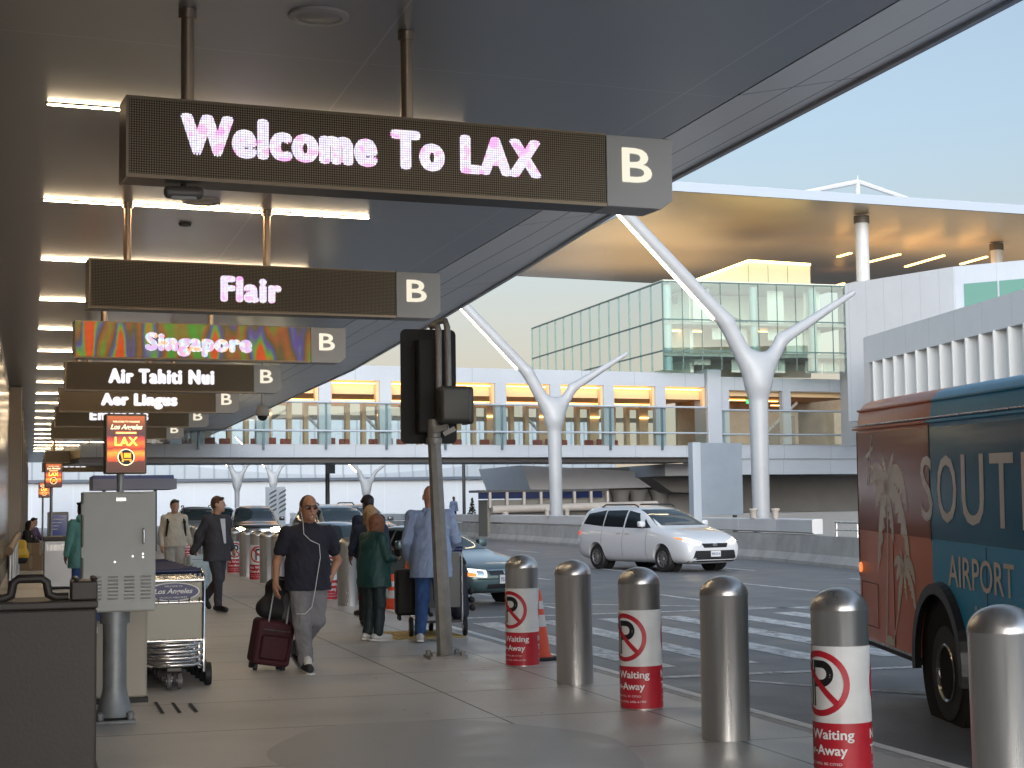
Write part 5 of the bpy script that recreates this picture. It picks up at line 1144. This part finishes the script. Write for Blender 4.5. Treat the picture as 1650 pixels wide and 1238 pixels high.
    for q in hl:
        for sx in (1, -1):
            pt('headlight', [(sx*x, 0, z) for x, z in (q if sx > 0 else [q[1], q[0], q[3], q[2]])] if False else [(sx*x, 0, z) for x, z in q], (0, 1, 0), m_beam if beams else m_lampg, nx=8, ny=5, off=.006)
            if kind == 'van': pt('daytime_lamp', [(sx*x, 0, z) for x, z in ((-.74, .775), (-.56, .725), (-.54, .745), (-.74, .81))], (0, 1, 0), m_beam, nx=5, ny=2, off=.012); pt('turn_lamp', [(sx*x, 0, z) for x, z in ((-.90, .86), (-.83, .83), (-.82, .87), (-.90, .90))], (0, 1, 0), m_amber, nx=3, ny=2, off=.012)
            if kind == 'sedan': pt('turn_lamp', [(sx*x, 0, z) for x, z in ((-.735, .525), (-.62, .515), (-.62, .57), (-.73, .59))], (0, 1, 0), m_amber, nx=4, ny=3, off=.012); pt('lamp_lens', [(sx*x, 0, z) for x, z in ((-.60, .53), (-.47, .52), (-.47, .60), (-.60, .62))], (0, 1, 0), chrome, nx=3, ny=3, off=.011)
    pt('grille', [(x, 0, z) for x, z in gr], (0, 1, 0), m_intk, nx=10, ny=4, off=.005)
    pt('air_intake', [(x, 0, z) for x, z in ik], (0, 1, 0), m_intk, nx=12, ny=5, off=.005)
    if kind == 'van':
        for k_ in range(4): z = .37+.05*k_; pt('grille_bar', [(-.66+.02*k_, 0, z), (.66-.02*k_, 0, z), (.66-.02*k_, 0, z+.014), (-.66+.02*k_, 0, z+.014)], (0, 1, 0), darkgrey, nx=12, ny=1, off=.012)
        pt('bumper_strip', [(-.86, 0, .27), (.86, 0, .27), (.86, 0, .31), (-.86, 0, .31)], (0, 1, 0), m_intk, nx=16, ny=1, off=.008)
        pt('emblem', [(-.07, 0, .665), (.07, 0, .665), (.07, 0, .735), (-.07, 0, .735)], (0, 1, 0), chrome, nx=3, ny=3, off=.012)
    if kind == 'sedan':
        pt('grille_trim', [(-.36, 0, .605), (.36, 0, .605), (.37, 0, .622), (-.37, 0, .622)], (0, 1, 0), chrome, nx=10, ny=1, off=.012)
        e = pt('emblem', [(-.045, 0, .545), (-.025, 0, .545), (-.025, 0, .60), (-.045, 0, .60)], (0, 1, 0), chrome, nx=1, ny=1, off=.016)
        pt('emblem', [(.025, 0, .545), (.045, 0, .545), (.045, 0, .60), (.025, 0, .60)], (0, 1, 0), chrome, nx=1, ny=1, off=.016); pt('emblem', [(-.025, 0, .567), (.025, 0, .567), (.025, 0, .58), (-.025, 0, .58)], (0, 1, 0), chrome, nx=1, ny=1, off=.016)
        pt('bumper_gap', [(-.80, 0, .465), (.80, 0, .465), (.80, 0, .475), (-.80, 0, .475)], (0, 1, 0), m_well, nx=14, ny=1, off=.004)
    if kind == 'suv':
        for k_ in range(4): z = .82+.042*k_; pt('grille_bar', [(-.43, 0, z), (.43, 0, z), (.43, 0, z+.02), (-.43, 0, z+.02)], (0, 1, 0), chrome, nx=8, ny=1, off=.015)
    px0, pz0 = (0, .40) if kind == 'van' else (.0, .385) if kind == 'sedan' else (0, .66)
    h, nn, _, _ = bvh.ray_cast(Vector((0, -6, pz0+.06)), Vector((0, 1, 0)))
    if h is not None:
        y = h.y-.02; p = MB().box(-.155, .155, y, y+.012, pz0, pz0+.15).build('licence_plate', m_plate, t)
        text_on('plate_text', plate, -.135, .135, pz0+.035, pz0+.105, lambda a, b: (a, y-.002, b), m_ptext, p, bold=.02)
    for sx in (-1, 1):
        yb = sw[0][0][0]+.22; zb_ = sw[0][0][1]+.05; wb_ = st[5][7]
        mb = MB(); rbox(mb, min(sx*(wb_+.02), sx*(wb_+.22)), max(sx*(wb_+.02), sx*(wb_+.22)), yb-.08, yb+.06, zb_-.02, zb_+.13, .04); mb.build('wing_mirror', paint, t, smooth=60)
        pt('tail_light', [(sx*x, 0, z) for x, z in ((.62, st[5][3]-.25), (.8, st[5][3]-.25), (.8, st[5][3]-.08), (.62, st[5][3]-.08))], (0, -1, 0), m_tail, nx=5, ny=4, off=.012)
        if kind == 'van':
            patch('tail_light', bvh, [(0, 2.36, .92), (0, 2.52, .94), (0, 2.50, 1.06), (0, 2.36, 1.04)], (-sx, 0, 0), m_tail, t, nx=4, ny=3, off=.012)
    if beams:
        for sx in (-1, 1): blob('headlight_bulb', [ell((sx*.66, -L/2+.10, .93), (.13, .10, .10))], .02, m_beam, t)
    if rails:
        for sx in (-1, 1):
            z = st[6][4]; MB().tube([(sx*.60, -.05, z-.03), (sx*.60, .1, z+.035), (sx*.60, 1.5, z+.04), (sx*.59, 1.7, z-.03)], .022, 8).build('roof_rail', blkp, t, smooth=60)
    if kind == 'sedan': MB().tube([(.45, 1.9, .95), (.5, 2.2, 1.45)], .006, 5).build('aerial', blkp, t)
    return t
def paintm(nm, c, metal=0., rough=.28): return mat(nm, c, rough, metal, coat=1.)
car('van', 'white minivan with black roof rails driving in the middle of the road', (15.75, 39.6, -.17), R_(14.2), paintm('pearl white paint', (.58, .59, .61)), rails=True, plate='9ERX214', name='minivan', cat='minivan', k=.97)
car('sedan', 'teal grey sedan pulling out from the kerb behind the luggage cart', (7.15, 29.2, -.17), R_(22), paintm('teal grey paint', (.085, .14, .15), .4), plate='7SXR495')
car('suv', 'dark SUV with both headlights lit facing the camera above the distant bollards', (8.3, 63, -.17), R_(-4), paintm('dark bronze paint', (.035, .033, .03), .5), det=1, beams=True)
car('suv', 'silver SUV just right of the dark one, partly behind the man in sunglasses', (9.6, 52.5, -.17), R_(8), paintm('silver paint', (.38, .40, .42), .6), det=1, rails=True)
car('sedan', 'light blue-grey sedan seen between the man in sunglasses and the person in a cap', (7.05, 38.3, -.17), R_(5), paintm('blue grey paint', (.22, .29, .36), .5), det=1)
car('suv', 'dark grey car behind the silver SUV, showing over the blue-grey sedan', (10.9, 55.5, -.17), R_(4), paintm('graphite paint', (.08, .09, .10), .5), det=1)
car('suv', 'silver car with roof rails and blue windscreen right of the man in the hoodie', (6.9, 71, -.17), R_(-2), paintm('pale silver paint', (.45, .47, .50), .5), det=1, rails=True)
car('suv', 'black car behind the head of the man in the suit', (8.6, 78, -.17), R_(-2), paintm('black paint', (.015, .015, .016), .3), det=1)
for i, (x, Y) in enumerate([(703, 95), (758, 92)]):
    pass

# ------------------------------------------------------------ the airport bus at the right
ub = Vector((0.2424, 0.9700, 0.0)).normalized(); tilt = .018
t = root('shuttle_bus', 'airport shuttle bus in rust and blue with palm silhouettes, cut by the right edge', 'bus', (6.92, 11.23, -.17))
t.rotation_euler = (tilt, 0, -atan2(ub.x, ub.y))
# local: y towards the rear (s), x away from the kerb, z up from the road under the wheel
Zr = .17
m_rust = mat('rust orange bus paint', (.70, .19, .065), .38, coat=.08, spec=.25, noise=.06, ns=2); m_blu = mat('deep blue bus paint', (.035, .38, .68), .38, coat=.08, spec=.25, noise=.05, ns=2)
m_rustw = mat('tinted rust window', (.36, .105, .05), .13, spec=.16); m_bluw = mat('tinted blue window', (.02, .19, .35), .13, spec=.16)
m_beig = mat('beige bus graphic', (.78, .70, .60), .4, coat=.2); m_gry = mat('grey window graphic', (.80, .74, .70), .35)
def ring(y, ins=0.):
    p = [(0+ins, .43), (0+ins, 1.40), (0.0+ins, 2.28), (.01+ins, 2.45), (.03+ins, 2.56), (.07+ins, 2.615), (.13+ins, 2.65), (.40, 2.70), (1.2, 2.73), (2.0, 2.70), (2.3, 2.6), (2.4-ins, 2.4), (2.4-ins, .43)]
    return [(x, y, z-.0) for x, z in p]
SR, SS = 2.775, .40
body = root('x', 'x', 'x') if False else None
for nm, ya, yb, m in (('rear_body', SS, SR, m_rust), ('front_body', -4.8, SS-.001, m_blu)):
    mb = MB(); rs = [ring(ya), ring(yb)] if nm == 'front_body' else [ring(ya), ring(yb-.10), ring(yb-.03, .02), ring(yb, .07)]
    mb.loft(rs); me = mb.mesh()
    o = bpy.data.objects.new('tmp', me); COL.objects.link(o)
    cut = MB().lathe([(.60, -.5), (.60, .62)], (0, .20, .44), 48, axis='x'); co = bpy.data.objects.new('c', cut.mesh()); COL.objects.link(co)
    b = o.modifiers.new('b', 'BOOLEAN'); b.operation = 'DIFFERENCE'; b.object = co; b.solver = 'EXACT'
    dg = bpy.context.evaluated_depsgraph_get(); m2 = bpy.data.meshes.new_from_object(o.evaluated_get(dg)); bpy.data.objects.remove(o); bpy.data.objects.remove(co)
    m2.materials.clear(); m2.polygons.foreach_set('material_index', [0]*len(m2.polygons))
    link(nm, m2, m, t, smooth=30)
MB().lathe([(.598, .012), (.598, .6)], (0, .20, .44), 40, axis='x').build('wheel_well', m_well, t)
mb = MB()
for i in range(25):
    a0, a1 = pi*(-.05+1.1*i/25), pi*(-.05+1.1*(i+1)/25)
    mb.add([(-.06 if k in (1, 2) else .0, .20+r_*cos(a), .44+r_*sin(a)) for a in (a0, a1) for k, r_ in enumerate((.66, .645, .56, .575))], [(0, 1, 5, 4), (1, 2, 6, 5), (2, 3, 7, 6), (3, 0, 4, 7)])
mb.build('wheel_arch', mat('black arch rubber', (.015, .015, .016), .38), t, smooth=40)
r = .385; X = .12
wh = MB().lathe([(r*.58, -.12), (r*.95, -.12), (r, -.08), (r, .2), (r*.9, .22)], (X, .12, r), 40, axis='x', cap=False).build('wheel', blk, t, smooth=35)
MB().lathe([(r*.60, -.125), (r*.57, -.135), (r*.53, -.12), (r*.50, -.03), (r*.40, .03), (r*.28, .035), (r*.27, -.04), (r*.20, -.06), (r*.01, -.062)], (X, .12, r), 40, axis='x', cap=False).build('rim', mat('steel bus rim', (.40, .39, .37), .25, .9), wh, smooth=30)
MB().box(.05, .4, .62, .66, .15, .55).build('mud_flap', blk, t)
MB().box(.03, 2.37, -4.8, -.45, .36, .425).box(.5, 2.37, -.449, .84, .36, .425).box(.03, 2.37, .841, SR-.05, .36, .425).build('chassis', blk, t)
# windows and trims, a few millimetres proud of the side
x_ = -.004
Q = lambda a, b_, z0, z1, x=x_: ((x, a, z0), (x, b_, z0), (x, b_, z1), (x, a, z1))
MB().quad(*Q(2.66, .425, 1.435, 2.345)).build('window', m_rustw, t); MB().quad(*Q(.385, -4.7, 1.435, 2.335)).build('window', m_bluw, t)
mb = MB().box(-.007, -.001, .40, .412, 1.42, 2.36).box(-.007, -.001, 2.66, 2.672, 1.0, 2.36); mb.build('window_gap', blk, t)
for z, h, m, nm in ((2.385, .022, m_rust, 'gutter'), (2.415, .014, alu, 'gutter_rail'), (2.56, .02, m_rust, 'roof_bead')):
    off = -.02 if z < 2.5 else .03
    MB().bar((off, SS+.002, z), (off, SR-.06, z), h, .03, up=(1, 0, 0)).build(nm, m, t, bevel=.004); MB().bar((off, -4.8, z), (off, SS-.002, z), h, .03, up=(1, 0, 0)).build(nm, m_blu if m is m_rust else m, t, bevel=.004)
MB().box(-.012, .0, -4.8, -.47, .415, .432).box(-.012, .0, .87, SR-.05, .415, .432).build('skirt_trim', alu, t)
mb = MB()
for y_ in (1.52, -.9, -2.6): mb.box(-.0035, -.0005, y_, y_+.006, .44, 1.42)
for y0_, y1_ in ((2.05, 2.6), (-2.1, -1.2)):
    mb.box(-.0035, -.0005, y0_, y1_, .95, .956).box(-.0035, -.0005, y0_, y1_, .55, .556).box(-.0035, -.0005, y0_, y0_+.006, .557, .949).box(-.0035, -.0005, y1_-.006, y1_, .557, .949)
mb.build('panel_seams', mat('dark seam line', (.02, .015, .012), .7), t)  # thin dark lines mark the body seams and hatches
# lettering: x along the side towards the front is -y
fw = lambda u, v: (-.0075, -u, v); fb = lambda u, v: (-.0045, -u, v)
for ch, a, c in (('S', -.64, -.34), ('O', -.20, .27), ('U', .40, .90), ('T', 1.04, 1.52), ('H', 1.68, 2.2)): text_on('letter', ch, a, c, 1.575, 2.105, fw, m_gry, t, heavy=.008, out=(1, 0, 0))
text_on('lettering', 'AIRPORT', .01, 1.47, 1.085, 1.325, fb, m_beig, t, heavy=.012, out=(1, 0, 0))
mb = MB(); pp = [(.62+.02*i, .93+.03*sin(i*1.1)) for i in range(8)]
for (a, z), (c, z2) in zip(pp[:-1], pp[1:]): mb.quad(fb(a, z), fb(c, z2), fb(c, z2+.018), fb(a, z+.018))
mb.build('swirl', m_beig, t)
# palms: local (u to the right along the side, v up); split at the window line so the part on the glass is grey
def palm(u0, v0, u1, v1, sc, fronds, w0):
    P = []
    P.append([(u0-w0, v0), (u0+w0, v0), (u1+w0*.7, v1), (u1-w0*.7, v1)])
    for ang, L, w, droop in fronds:
        pts = []; n_ = 9; up_, lo_ = [], []
        for i in range(n_+1):
            s_ = i/n_; a = ang; x = u1+cos(a)*L*s_*sc; y = v1+sin(a)*L*s_*sc-droop*s_*s_*sc; ww = w*sc*sin(pi*min(1, .12+s_*.9))*(1-.25*(i % 2))
            dx = cos(a); dy = sin(a)-2*droop*s_/L; l_ = sqrt(dx*dx+dy*dy); nx_, ny_ = -dy/l_, dx/l_
            up_.append((x+nx_*ww*.5, y+ny_*ww*.5)); lo_.append((x-nx_*ww*.6, y-ny_*ww*.6))
        for i in range(n_): P.append([lo_[i], lo_[i+1], up_[i+1], up_[i]])
    return P
def clip(poly, v, keep_up):
    out = []
    for i in range(len(poly)):
        a, c = poly[i], poly[(i+1) % len(poly)]; ia = (a[1] >= v) == keep_up; ic = (c[1] >= v) == keep_up
        if ia: out.append(a)
        if ia != ic: s_ = (v-a[1])/(c[1]-a[1]); out.append((a[0]+(c[0]-a[0])*s_, v))
    return out
def palm2(C, base, fr, k, w0, w1):
    P = []; n_ = 14
    for i in range(6):
        a, c = i/6, (i+1)/6; f = lambda q: (base[0]+(C[0]-base[0])*q+.03*sin(q*3), base[1]+(C[1]-base[1])*q, w0+(w1-w0)*q)
        xa, ya, wa = f(a); xc, yc, wc = f(c); P.append([(xa-wa, ya), (xa+wa, ya), (xc+wc, yc), (xc-wc, yc)])
    for (cx, cy), (tx, ty), w in fr:
        B = lambda q: (C[0]+k*(2*q*(1-q)*cx+q*q*tx), C[1]+k*(2*q*(1-q)*cy+q*q*ty))
        E = []
        for i in range(n_+1):
            q = i/n_; x, y = B(q); x2, y2 = B(min(1, q+.02)); x1, y1 = B(max(0, q-.02)); dx, dy = x2-x1, y2-y1; L = sqrt(dx*dx+dy*dy) or 1; nx_, ny_ = -dy/L, dx/L
            if ny_ < 0 or (abs(ny_) < .15 and nx_*tx < 0): nx_, ny_ = -nx_, -ny_
            ww = k*w*(sin(pi*(.08+.92*q))**.7 if q < 1 else 0); tooth = (.55 if i % 2 else 1.25) if i > 4 else .8
            E.append(((x+nx_*ww*.55, y+ny_*ww*.55), (x-nx_*ww*tooth*.8, y-ny_*ww*tooth*.8)))
        for (a, b_), (c, d_) in zip(E[:-1], E[1:]): P.append([b_, d_, c, a])
    return P
FR = [((-.02, .18), (-.15, .32), .07), ((.06, .16), (.24, .32), .07), ((-.30, .30), (-.52, .02), .13), ((-.30, .10), (-.38, -.20), .13), ((.38, .34), (.62, -.20), .16), ((-.20, -.10), (-.36, -.78), .13), ((.42, .02), (.64, -.66), .15), ((.10, -.15), (.17, -.5), .09)]
pal = palm2((-1.66, 1.83), (-1.80, .47), FR, 1., .018, .012)+palm2((-1.22, 1.13), (-1.58, .47), FR, .55, .016, .012)
up_m, lo_m = MB(), MB()
for p in pal:
    a = clip(p, 1.437, True); c = clip(p, 1.433, False)
    if len(a) > 2: up_m.quad(*[(-.0062, -u, v) for u, v in a])
    if len(c) > 2: lo_m.quad(*[(-.0045, -u, v) for u, v in c])
lo_m.quad(*[(-.0043, 1.69-.15*cos(pi*i/14)*-1*-1, .445+.08*sin(pi*i/14)) for i in range(15)])
up_m.build('palm_graphic', m_gry, t); lo_m.build('palm_graphic', m_beig, t)
mb = MB()
for q in (((-2.32, 1.86), (-2.26, 1.86), (-2.12, 2.42 if False else 2.33), (-2.15, 2.33)), ((-2.36, 2.13), (-2.1, 2.22), (-2.1, 2.19), (-2.34, 2.08)), ((-2.34, 1.86), (-2.30, 1.86), (-2.27, 2.06), (-2.31, 2.06)), ((-2.2, 2.03), (-2.0, 1.93), (-2.0, 2.06), (-2.03, 2.06))): mb.quad(*[(-.0062, -u, v) for u, v in q])
mb.build('plane_graphic', m_gry, t)
mb = MB().lathe([(.05, -.012), (.045, 0.)], (0, 2.62, 1.08), 16, axis='x'); mb.build('side_marker', m_amber, t)

# ------------------------------------------------------------ luggage
m_burg = cloth('burgundy suitcase cloth', (.050, .006, .012), .75, .25, .3, 30); m_bagb = cloth('black bag cloth', (.012, .012, .013), .7, .3, .4, 20); m_baggr = cloth('grey bag cloth', (.10, .10, .105), .8, .2, .4, 20)
def suitcase(label, loc, rz, w, d, h, m, tiltx=0., handle=.35, wheels=True):
    t = root('suitcase', label, 'suitcase', loc, rz); t.rotation_euler = (tiltx, 0, rz)
    mb = MB(); rbox(mb, -w/2, w/2, -d/2, d/2, .06, h, .045); mb.build('shell', m, t, smooth=50)
    mb = MB(); rbox(mb, -w/2+.05, w/2-.05, -d/2-.03, -d/2+.01, .12, h-.14, .03); mb.build('front_pocket', m, t, smooth=50)
    MB().tube([(-w/2+.05, -d/2-.004, h-.09), (w/2-.05, -d/2-.004, h-.09)], .006, 6).build('zip', mat('zip metal', (.2, .2, .2), .4, .8), t)
    hy = d/2-.04 if handle < .4 else -d/2+.02
    if handle:
        MB().tube([(-.09, hy, h-.02), (-.09, hy, h+handle), (.09, hy, h+handle), (.09, hy, h-.02)], .010, 8).build('pull_handle', mat('handle grey metal', (.35, .36, .38), .35, .7), t, smooth=50)
    for sx in (-1, 1):
        for sy in (-1, 1): MB().lathe([(.02, -.018), (.034, -.016), (.034, .016), (.02, .018)], (sx*(w/2-.05), sy*(d/2-.05), .034), 14, axis='x').build('wheel', blk, t, smooth=40)
    return t
sc_ = suitcase('burgundy suitcase pulled by the man in sunglasses', (2.22, 15.98, 0), R_(8), .38, .26, .50, m_burg, R_(4), .46); sc_.rotation_euler.y = R_(9)
t = root('duffel_bag', 'black and grey bag strapped on top of the burgundy suitcase', 'bag', (2.29, 15.93, .50), R_(8)); t.rotation_euler.y = R_(9)
blob('shell', [cap((-.09, .03, .10), (.11, .03, .10), .10, k=.05), cap((-.04, .03, .31), (.08, .03, .31), .085, k=.12)], .013, m_bagb, t)
blob('side_panel', [cap((.14, .0, .08), (.15, .0, .24), .10, k=.06)], .013, m_baggr, t)
MB().tube([(-.06, .0, .36), (-.05, .0, .41), (.08, .0, .41), (.10, .0, .36)], .014, 8).build('handle', m_bagb, t, smooth=50)
suitcase('pale blue suitcase between the man in the hoodie and the man in the suit', (3.05, 31.2, 0), R_(10), .42, .28, .72, mat('pale blue shell', (.42, .50, .54), .35, noise=.3, ns=3), 0, .3)
# loaded luggage cart by the kerb
LC = Vector((4.74, 19.15, 0))
t = root('luggage_cart', 'loaded luggage cart with a grey panel held by the bald man', 'cart', LC, R_(172)); t.scale = (.8, 1, 1)
MB().box(-.34, .30, .06, .09, .36, 1.02).build('panel', mat('grey green panel', (.13, .135, .12), .5), t)
mb = MB()
for sx in (-.37, .33): mb.tube([(sx, .075, .14), (sx, .075, 1.08)], .018, 8).tube([(sx, .075, .2), (sx, -.85, .2)], .016, 8)
mb.tube([(-.37, .075, 1.04), (.33, .075, 1.04)], .014, 8); mb.build('frame', chrome, t, smooth=50)
MB().tube([(-.37, .16, 1.06), (.33, .16, 1.06)], .034, 10).build('handle_grip', m_blueh, t, smooth=50)
MB().box(-.34, .30, -.85, .05, .17, .2).build('deck', darkgrey, t)
for x, y in ((-.42, .0), (.40, .0), (0, -.8)): wh = MB().lathe([(.05, -.03), (.115, -.028), (.125, 0), (.115, .028), (.05, .03)], (x, y, .125), 22, axis='x').build('wheel', blk, t, smooth=40); MB().lathe([(.06, -.034), (.06, .034)], (x, y, .125), 14, axis='x').build('hub', alu, wh)
suitcase('large black suitcase standing on the left side of the luggage cart', (4.48, 19.38, .2), R_(172), .42, .30, .62, cloth('black suitcase cloth', (.008, .008, .009), .6, .2, .3, 30), 0, 0)
t = root('golf_bag', 'dark navy golf travel bag standing on the right side of the luggage cart', 'bag', (5.10, 19.4, .15), R_(10))
t.rotation_euler = (0, R_(-6), R_(10))
blob('shell', [cap((0, 0, .12), (0.02, 0, .62), .115, .13, k=.05), cap((-.07, 0, .2), (-.06, 0, .5), .08, k=.05)], .014, cloth('navy bag cloth', (.014, .016, .03), .6, .2, .4, 20), t)
mb = MB(); 
for z in (.16, .26, .36): mb.lathe([(.03, -.03), (.045, 0), (.03, .03)], (.15, -.06, z), 12, axis='x')
mb.build('feet', blk, t); blob('club_covers', [cap((-.03, 0, .72), (.08, -.02, .76), .05), cap((.02, .06, .7), (.12, .02, .72), .045)], .012, m_bagb, t)

# ------------------------------------------------------------ far left of the pavement
t = root('steel_bin', 'square brushed steel litter bin in front of the seated people', 'bin', (.60, 33.9, 0))
MB().box(-.36, .36, 0, .7, .04, .98).build('body', mat('bin steel', (.34, .35, .37), .32, .9, rvar=.06, ns=6), t, bevel=.02)
MB().box(-.38, .38, -.02, .72, .981, 1.06).build('lid', darkgrey, t, bevel=.02); MB().box(-.30, .30, -.003, 0, .78, .90).build('flap', alu, t); MB().box(-.34, .34, .02, .68, 0, .039).build('plinth', blk, t)
t = root('info_kiosk', 'small kiosk with a dark blue lit screen beside the seated people', 'kiosk', (.62, 41, 0))
MB().box(-.25, .25, 0, .3, .9, 1.55).build('case', mat('kiosk grey', (.25, .25, .25), .4), t, bevel=.02); MB().box(-.2, .2, -.004, -.001, .98, 1.48).build('screen', mat('blue screen', (.01, .015, .05), .1, emit=(.04, .06, .22), es=.12), t)
mb = MB(); [mb.box(-.14, .14-.05*i, -.008, -.005, 1.36-.08*i, 1.38-.08*i) for i in range(4)]; mb.build('screen_lines', whtv, t); MB().box(-.12, .12, .05, .25, 0, .9).build('stand', darkgrey, t)
for i, (x, y, z, w, h, lab) in enumerate([(.02, 45.2, .0, .60, .40, 'lower cardboard box of the pair below the seated person in black'), (.0, 45.25, .401, .5, .32, 'upper cardboard box of the pair below the seated person in black')]):
    t = root('cardboard_box', lab, 'box', (x, y, z), R_(-8), 'stacked cardboard boxes')
    MB().box(-w/2, w/2, -.25, .25, 0, h).build('carton', mat('brown cardboard', (.27, .19, .12), .8, noise=.1, ns=5), t, bevel=.006); MB().box(-.04, .04, -.253, -.2505, .05, h).build('tape', mat('parcel tape', (.34, .26, .17), .35), t)
t = root('yellow_bag', 'yellow carrier bag with an orange stripe hanging from the wall rail', 'bag', (-.26, 40, .42), R_(12))
blob('shell', [cap((-.09, 0, .14), (.09, 0, .14), .10, k=.1), cap((-.09, 0, .14), (-.07, 0, .40), .10, .06, k=.1), cap((.09, 0, .14), (.07, 0, .40), .10, .06, k=.1), cap((-.07, 0, .40), (.07, 0, .40), .06, k=.1)], .014, mat('yellow plastic', (.62, .38, .02), .4, bump=.4, bs=10), t)
blob('bag_bottom', [cap((-.09, 0, .02), (.09, 0, .02), .10, k=.1)], .014, m_bagb, t); MB().tube([(-.05, 0, .48), (0, 0, .62), (.06, 0, .48)], .008, 6).build('strap', m_bagb, t)
t = root('wall_rail', 'thick brown rail on posts along the wall holding the yellow bag', 'rail', (-.3, 36, 0))
MB().tube([(0, -12, 1.02), (0, 5.5, 1.02)], .06, 10).build('rail', mat('brown wood rail', (.16, .09, .05), .5, noise=.2, ns=4), t, smooth=50)
for y in (-11, -7, -3, 1, 5.2): MB().tube([(0, y, 0), (0, y, .96)], .03, 8).build('post', alu, t, smooth=50)
t = root('wall_bench', 'plain bench along the wall under the seated people', 'bench', (-.2, 48, 0))
MB().box(-.3, .3, -2, 3, .40, .46).build('seat', darkgrey, t); [MB().box(-.25, .25, y, y+.08, 0, .399).build('leg', darkgrey, t) for y in (-1.8, .5, 2.8)]

# ------------------------------------------------------------ far background
m_rib = slab_mat('ribbed pale facade', (.34, .38, .42), (.40, .44, .48), .5, [(1.5, 0)], [(0, 999)], .10, (.24, .27, .30), ns=.1, bump=0, rv=.03)
t = root('far_terminal', 'long pale blue ribbed terminal facade closing the view beyond the footbridge', 'building', (0, 168, 0))
x0, x1 = -60, 62
MB().box(x0, x1, 0, 20, 4.6, 11.0).build('ribbed_upper', m_rib, t)
pv = [(x0, 4.6)]+[(x0+(x1-x0)*i/60, 6.6+1.7*sin((x0+(x1-x0)*i/60)*.075+2.4)) for i in range(61)]+[(x1, 4.6)]
MB().prism(pv, -.30, -.003).build('wave_panel', slab_mat('ribbed grey facade', (.27, .31, .35), (.32, .36, .40), .5, [(1.5, 0)], [(0, 999)], .10, (.2, .23, .26), ns=.1, bump=0, rv=.03), t)
MB().box(x0, x1, .3, 20, -.6, 4.55).build('white_base', slab_mat('white facade base', (.42, .45, .49), (.46, .49, .53), .5, [(4, 0)], [(0, 999)], .03, (.5, .54, .6), ns=.1, bump=0, rv=.03), t)
MB().box(x0, x1, -.4, .29, 4.3, 4.59).build('dark_band', mat('dark blue band', (.06, .08, .11), .5), t)
# shade roof at the left, light poles, striped hoarding
t = root('shade_roof', 'blue-edged flat shade roof behind the top of the grey cabinet', 'shelter', (4.0, 60, 0))
a = at(150, 770, Y=60); b_ = at(285, 788, Y=60)
MB().box(a.x-4, b_.x-4, 0, 4, b_.z, a.z-.05).build('roof', mat('blue grey roof', (.26, .28, .38), .5), t); MB().box(a.x-4, b_.x-4.1, .1, 3.9, a.z-.049, a.z+.08).build('roof_edge', mat('blue roof edge', (.12, .15, .38), .5), t)
for x in (a.x-3.6, b_.x-4.7): MB().box(x, x+.12, 1.8, 1.92, 0, b_.z).build('post', darkgrey, t)
for x, y0, Y, hh, lab in ((528, 700, 85, 0, 'dark sign post with a narrow sign plate beyond the footbridge'), (748, 738, 110, 0, 'slim dark lamp post above the parapet right of the signal pole')):
    b0 = at(x, 835, Y=Y); tp = at(x, y0, Y=Y); t = root('lamp_post', lab, 'post', (b0.x, Y, 0))
    MB().tube([(0, 0, -.2), (0, 0, tp.z)], .12, 10).build('pole', darkgrey, t, smooth=50)
    if x == 528: MB().box(-.12, .38, -.2, -.13, tp.z-2.1, tp.z-.4).build('sign_plate', mat('dark sign plate', (.04, .05, .06), .4), t)
    else: MB().box(-.2, .2, -.2, .2, tp.z, tp.z+.12).build('lamp_head', darkgrey, t)
a = at(428, 785, Y=112); b_ = at(460, 822, Y=112)
t = root('striped_hoarding', 'grey hoarding with dark slanted stripes beside the dark SUV', 'hoarding', (a.x, 112, 0))
w, h = b_.x-a.x, a.z
MB().box(0, w, 0, .1, -.2, h).build('panel', mat('hoarding grey', (.30, .33, .36), .5), t)
mb = MB()
for i in range(5):
    for j in range(2): z = h-.35-i*.32; x = .2+j*w*.48; mb.quad((x, -.01, z-.25), (x+w*.40, -.01, z+.05), (x+w*.40, -.01, z+.2), (x+.12, -.01, z-.05))
mb.build('stripes', mat('hoarding stripe', (.05, .055, .06), .5), t)
m_tree = mat('dark foliage', (.02, .035, .02), .9, noise=.4, ns=8)
for x, y0, lab in ((761, 803, 'small dark conical shrub behind the parapet, left one of the pair'), (781, 808, 'small dark conical shrub behind the parapet next to the shelter')):
    Y = 88; p = at(x, 835, Y=Y); tp = at(x, y0, Y=Y); t = root('conical_shrub', lab, 'shrub', (p.x, Y, .3), 0, 'conical shrubs')
    mb = MB(); H = tp.z-.3
    for i in range(420):
        z = random.random()**1.3; rr = .42*(1-z)*sqrt(random.random())+.02; a = random.random()*2*pi; c = Vector((rr*cos(a), rr*sin(a), .1+z*(H-.1))); d = Vector((random.gauss(0, 1), random.gauss(0, 1), random.gauss(0, 1))).normalized(); e = d.orthogonal().normalized()
        mb.quad(c-d*.07, c+e*.04, c+d*.07, c-e*.04)
    mb.build('crown', m_tree, t); MB().tube([(0, 0, -.2), (0, 0, H*.8)], .04, 6).build('trunk', h_brown, t)
for i, x in enumerate((880, 1212, 1247, 912)):
    X = 20.95 if x > 1000 else 21.75
    p = at(x, 836, X=X)
    tag(MB().lathe([(.10, 1.06), (.10, 1.25), (.14, 1.32), (.13, 1.36), (.05, 1.36)], (p.x+.05, p.y, 0), 14).build('flood_lamp', m_bei, None, smooth=40), 'small beige lamp cup on the parapet '+['left of the farther Y column', 'left of the nearer Y column', 'right of the nearer Y column', 'right of the farther Y column'][i], 'lamp', 'lamp cups on the parapet')
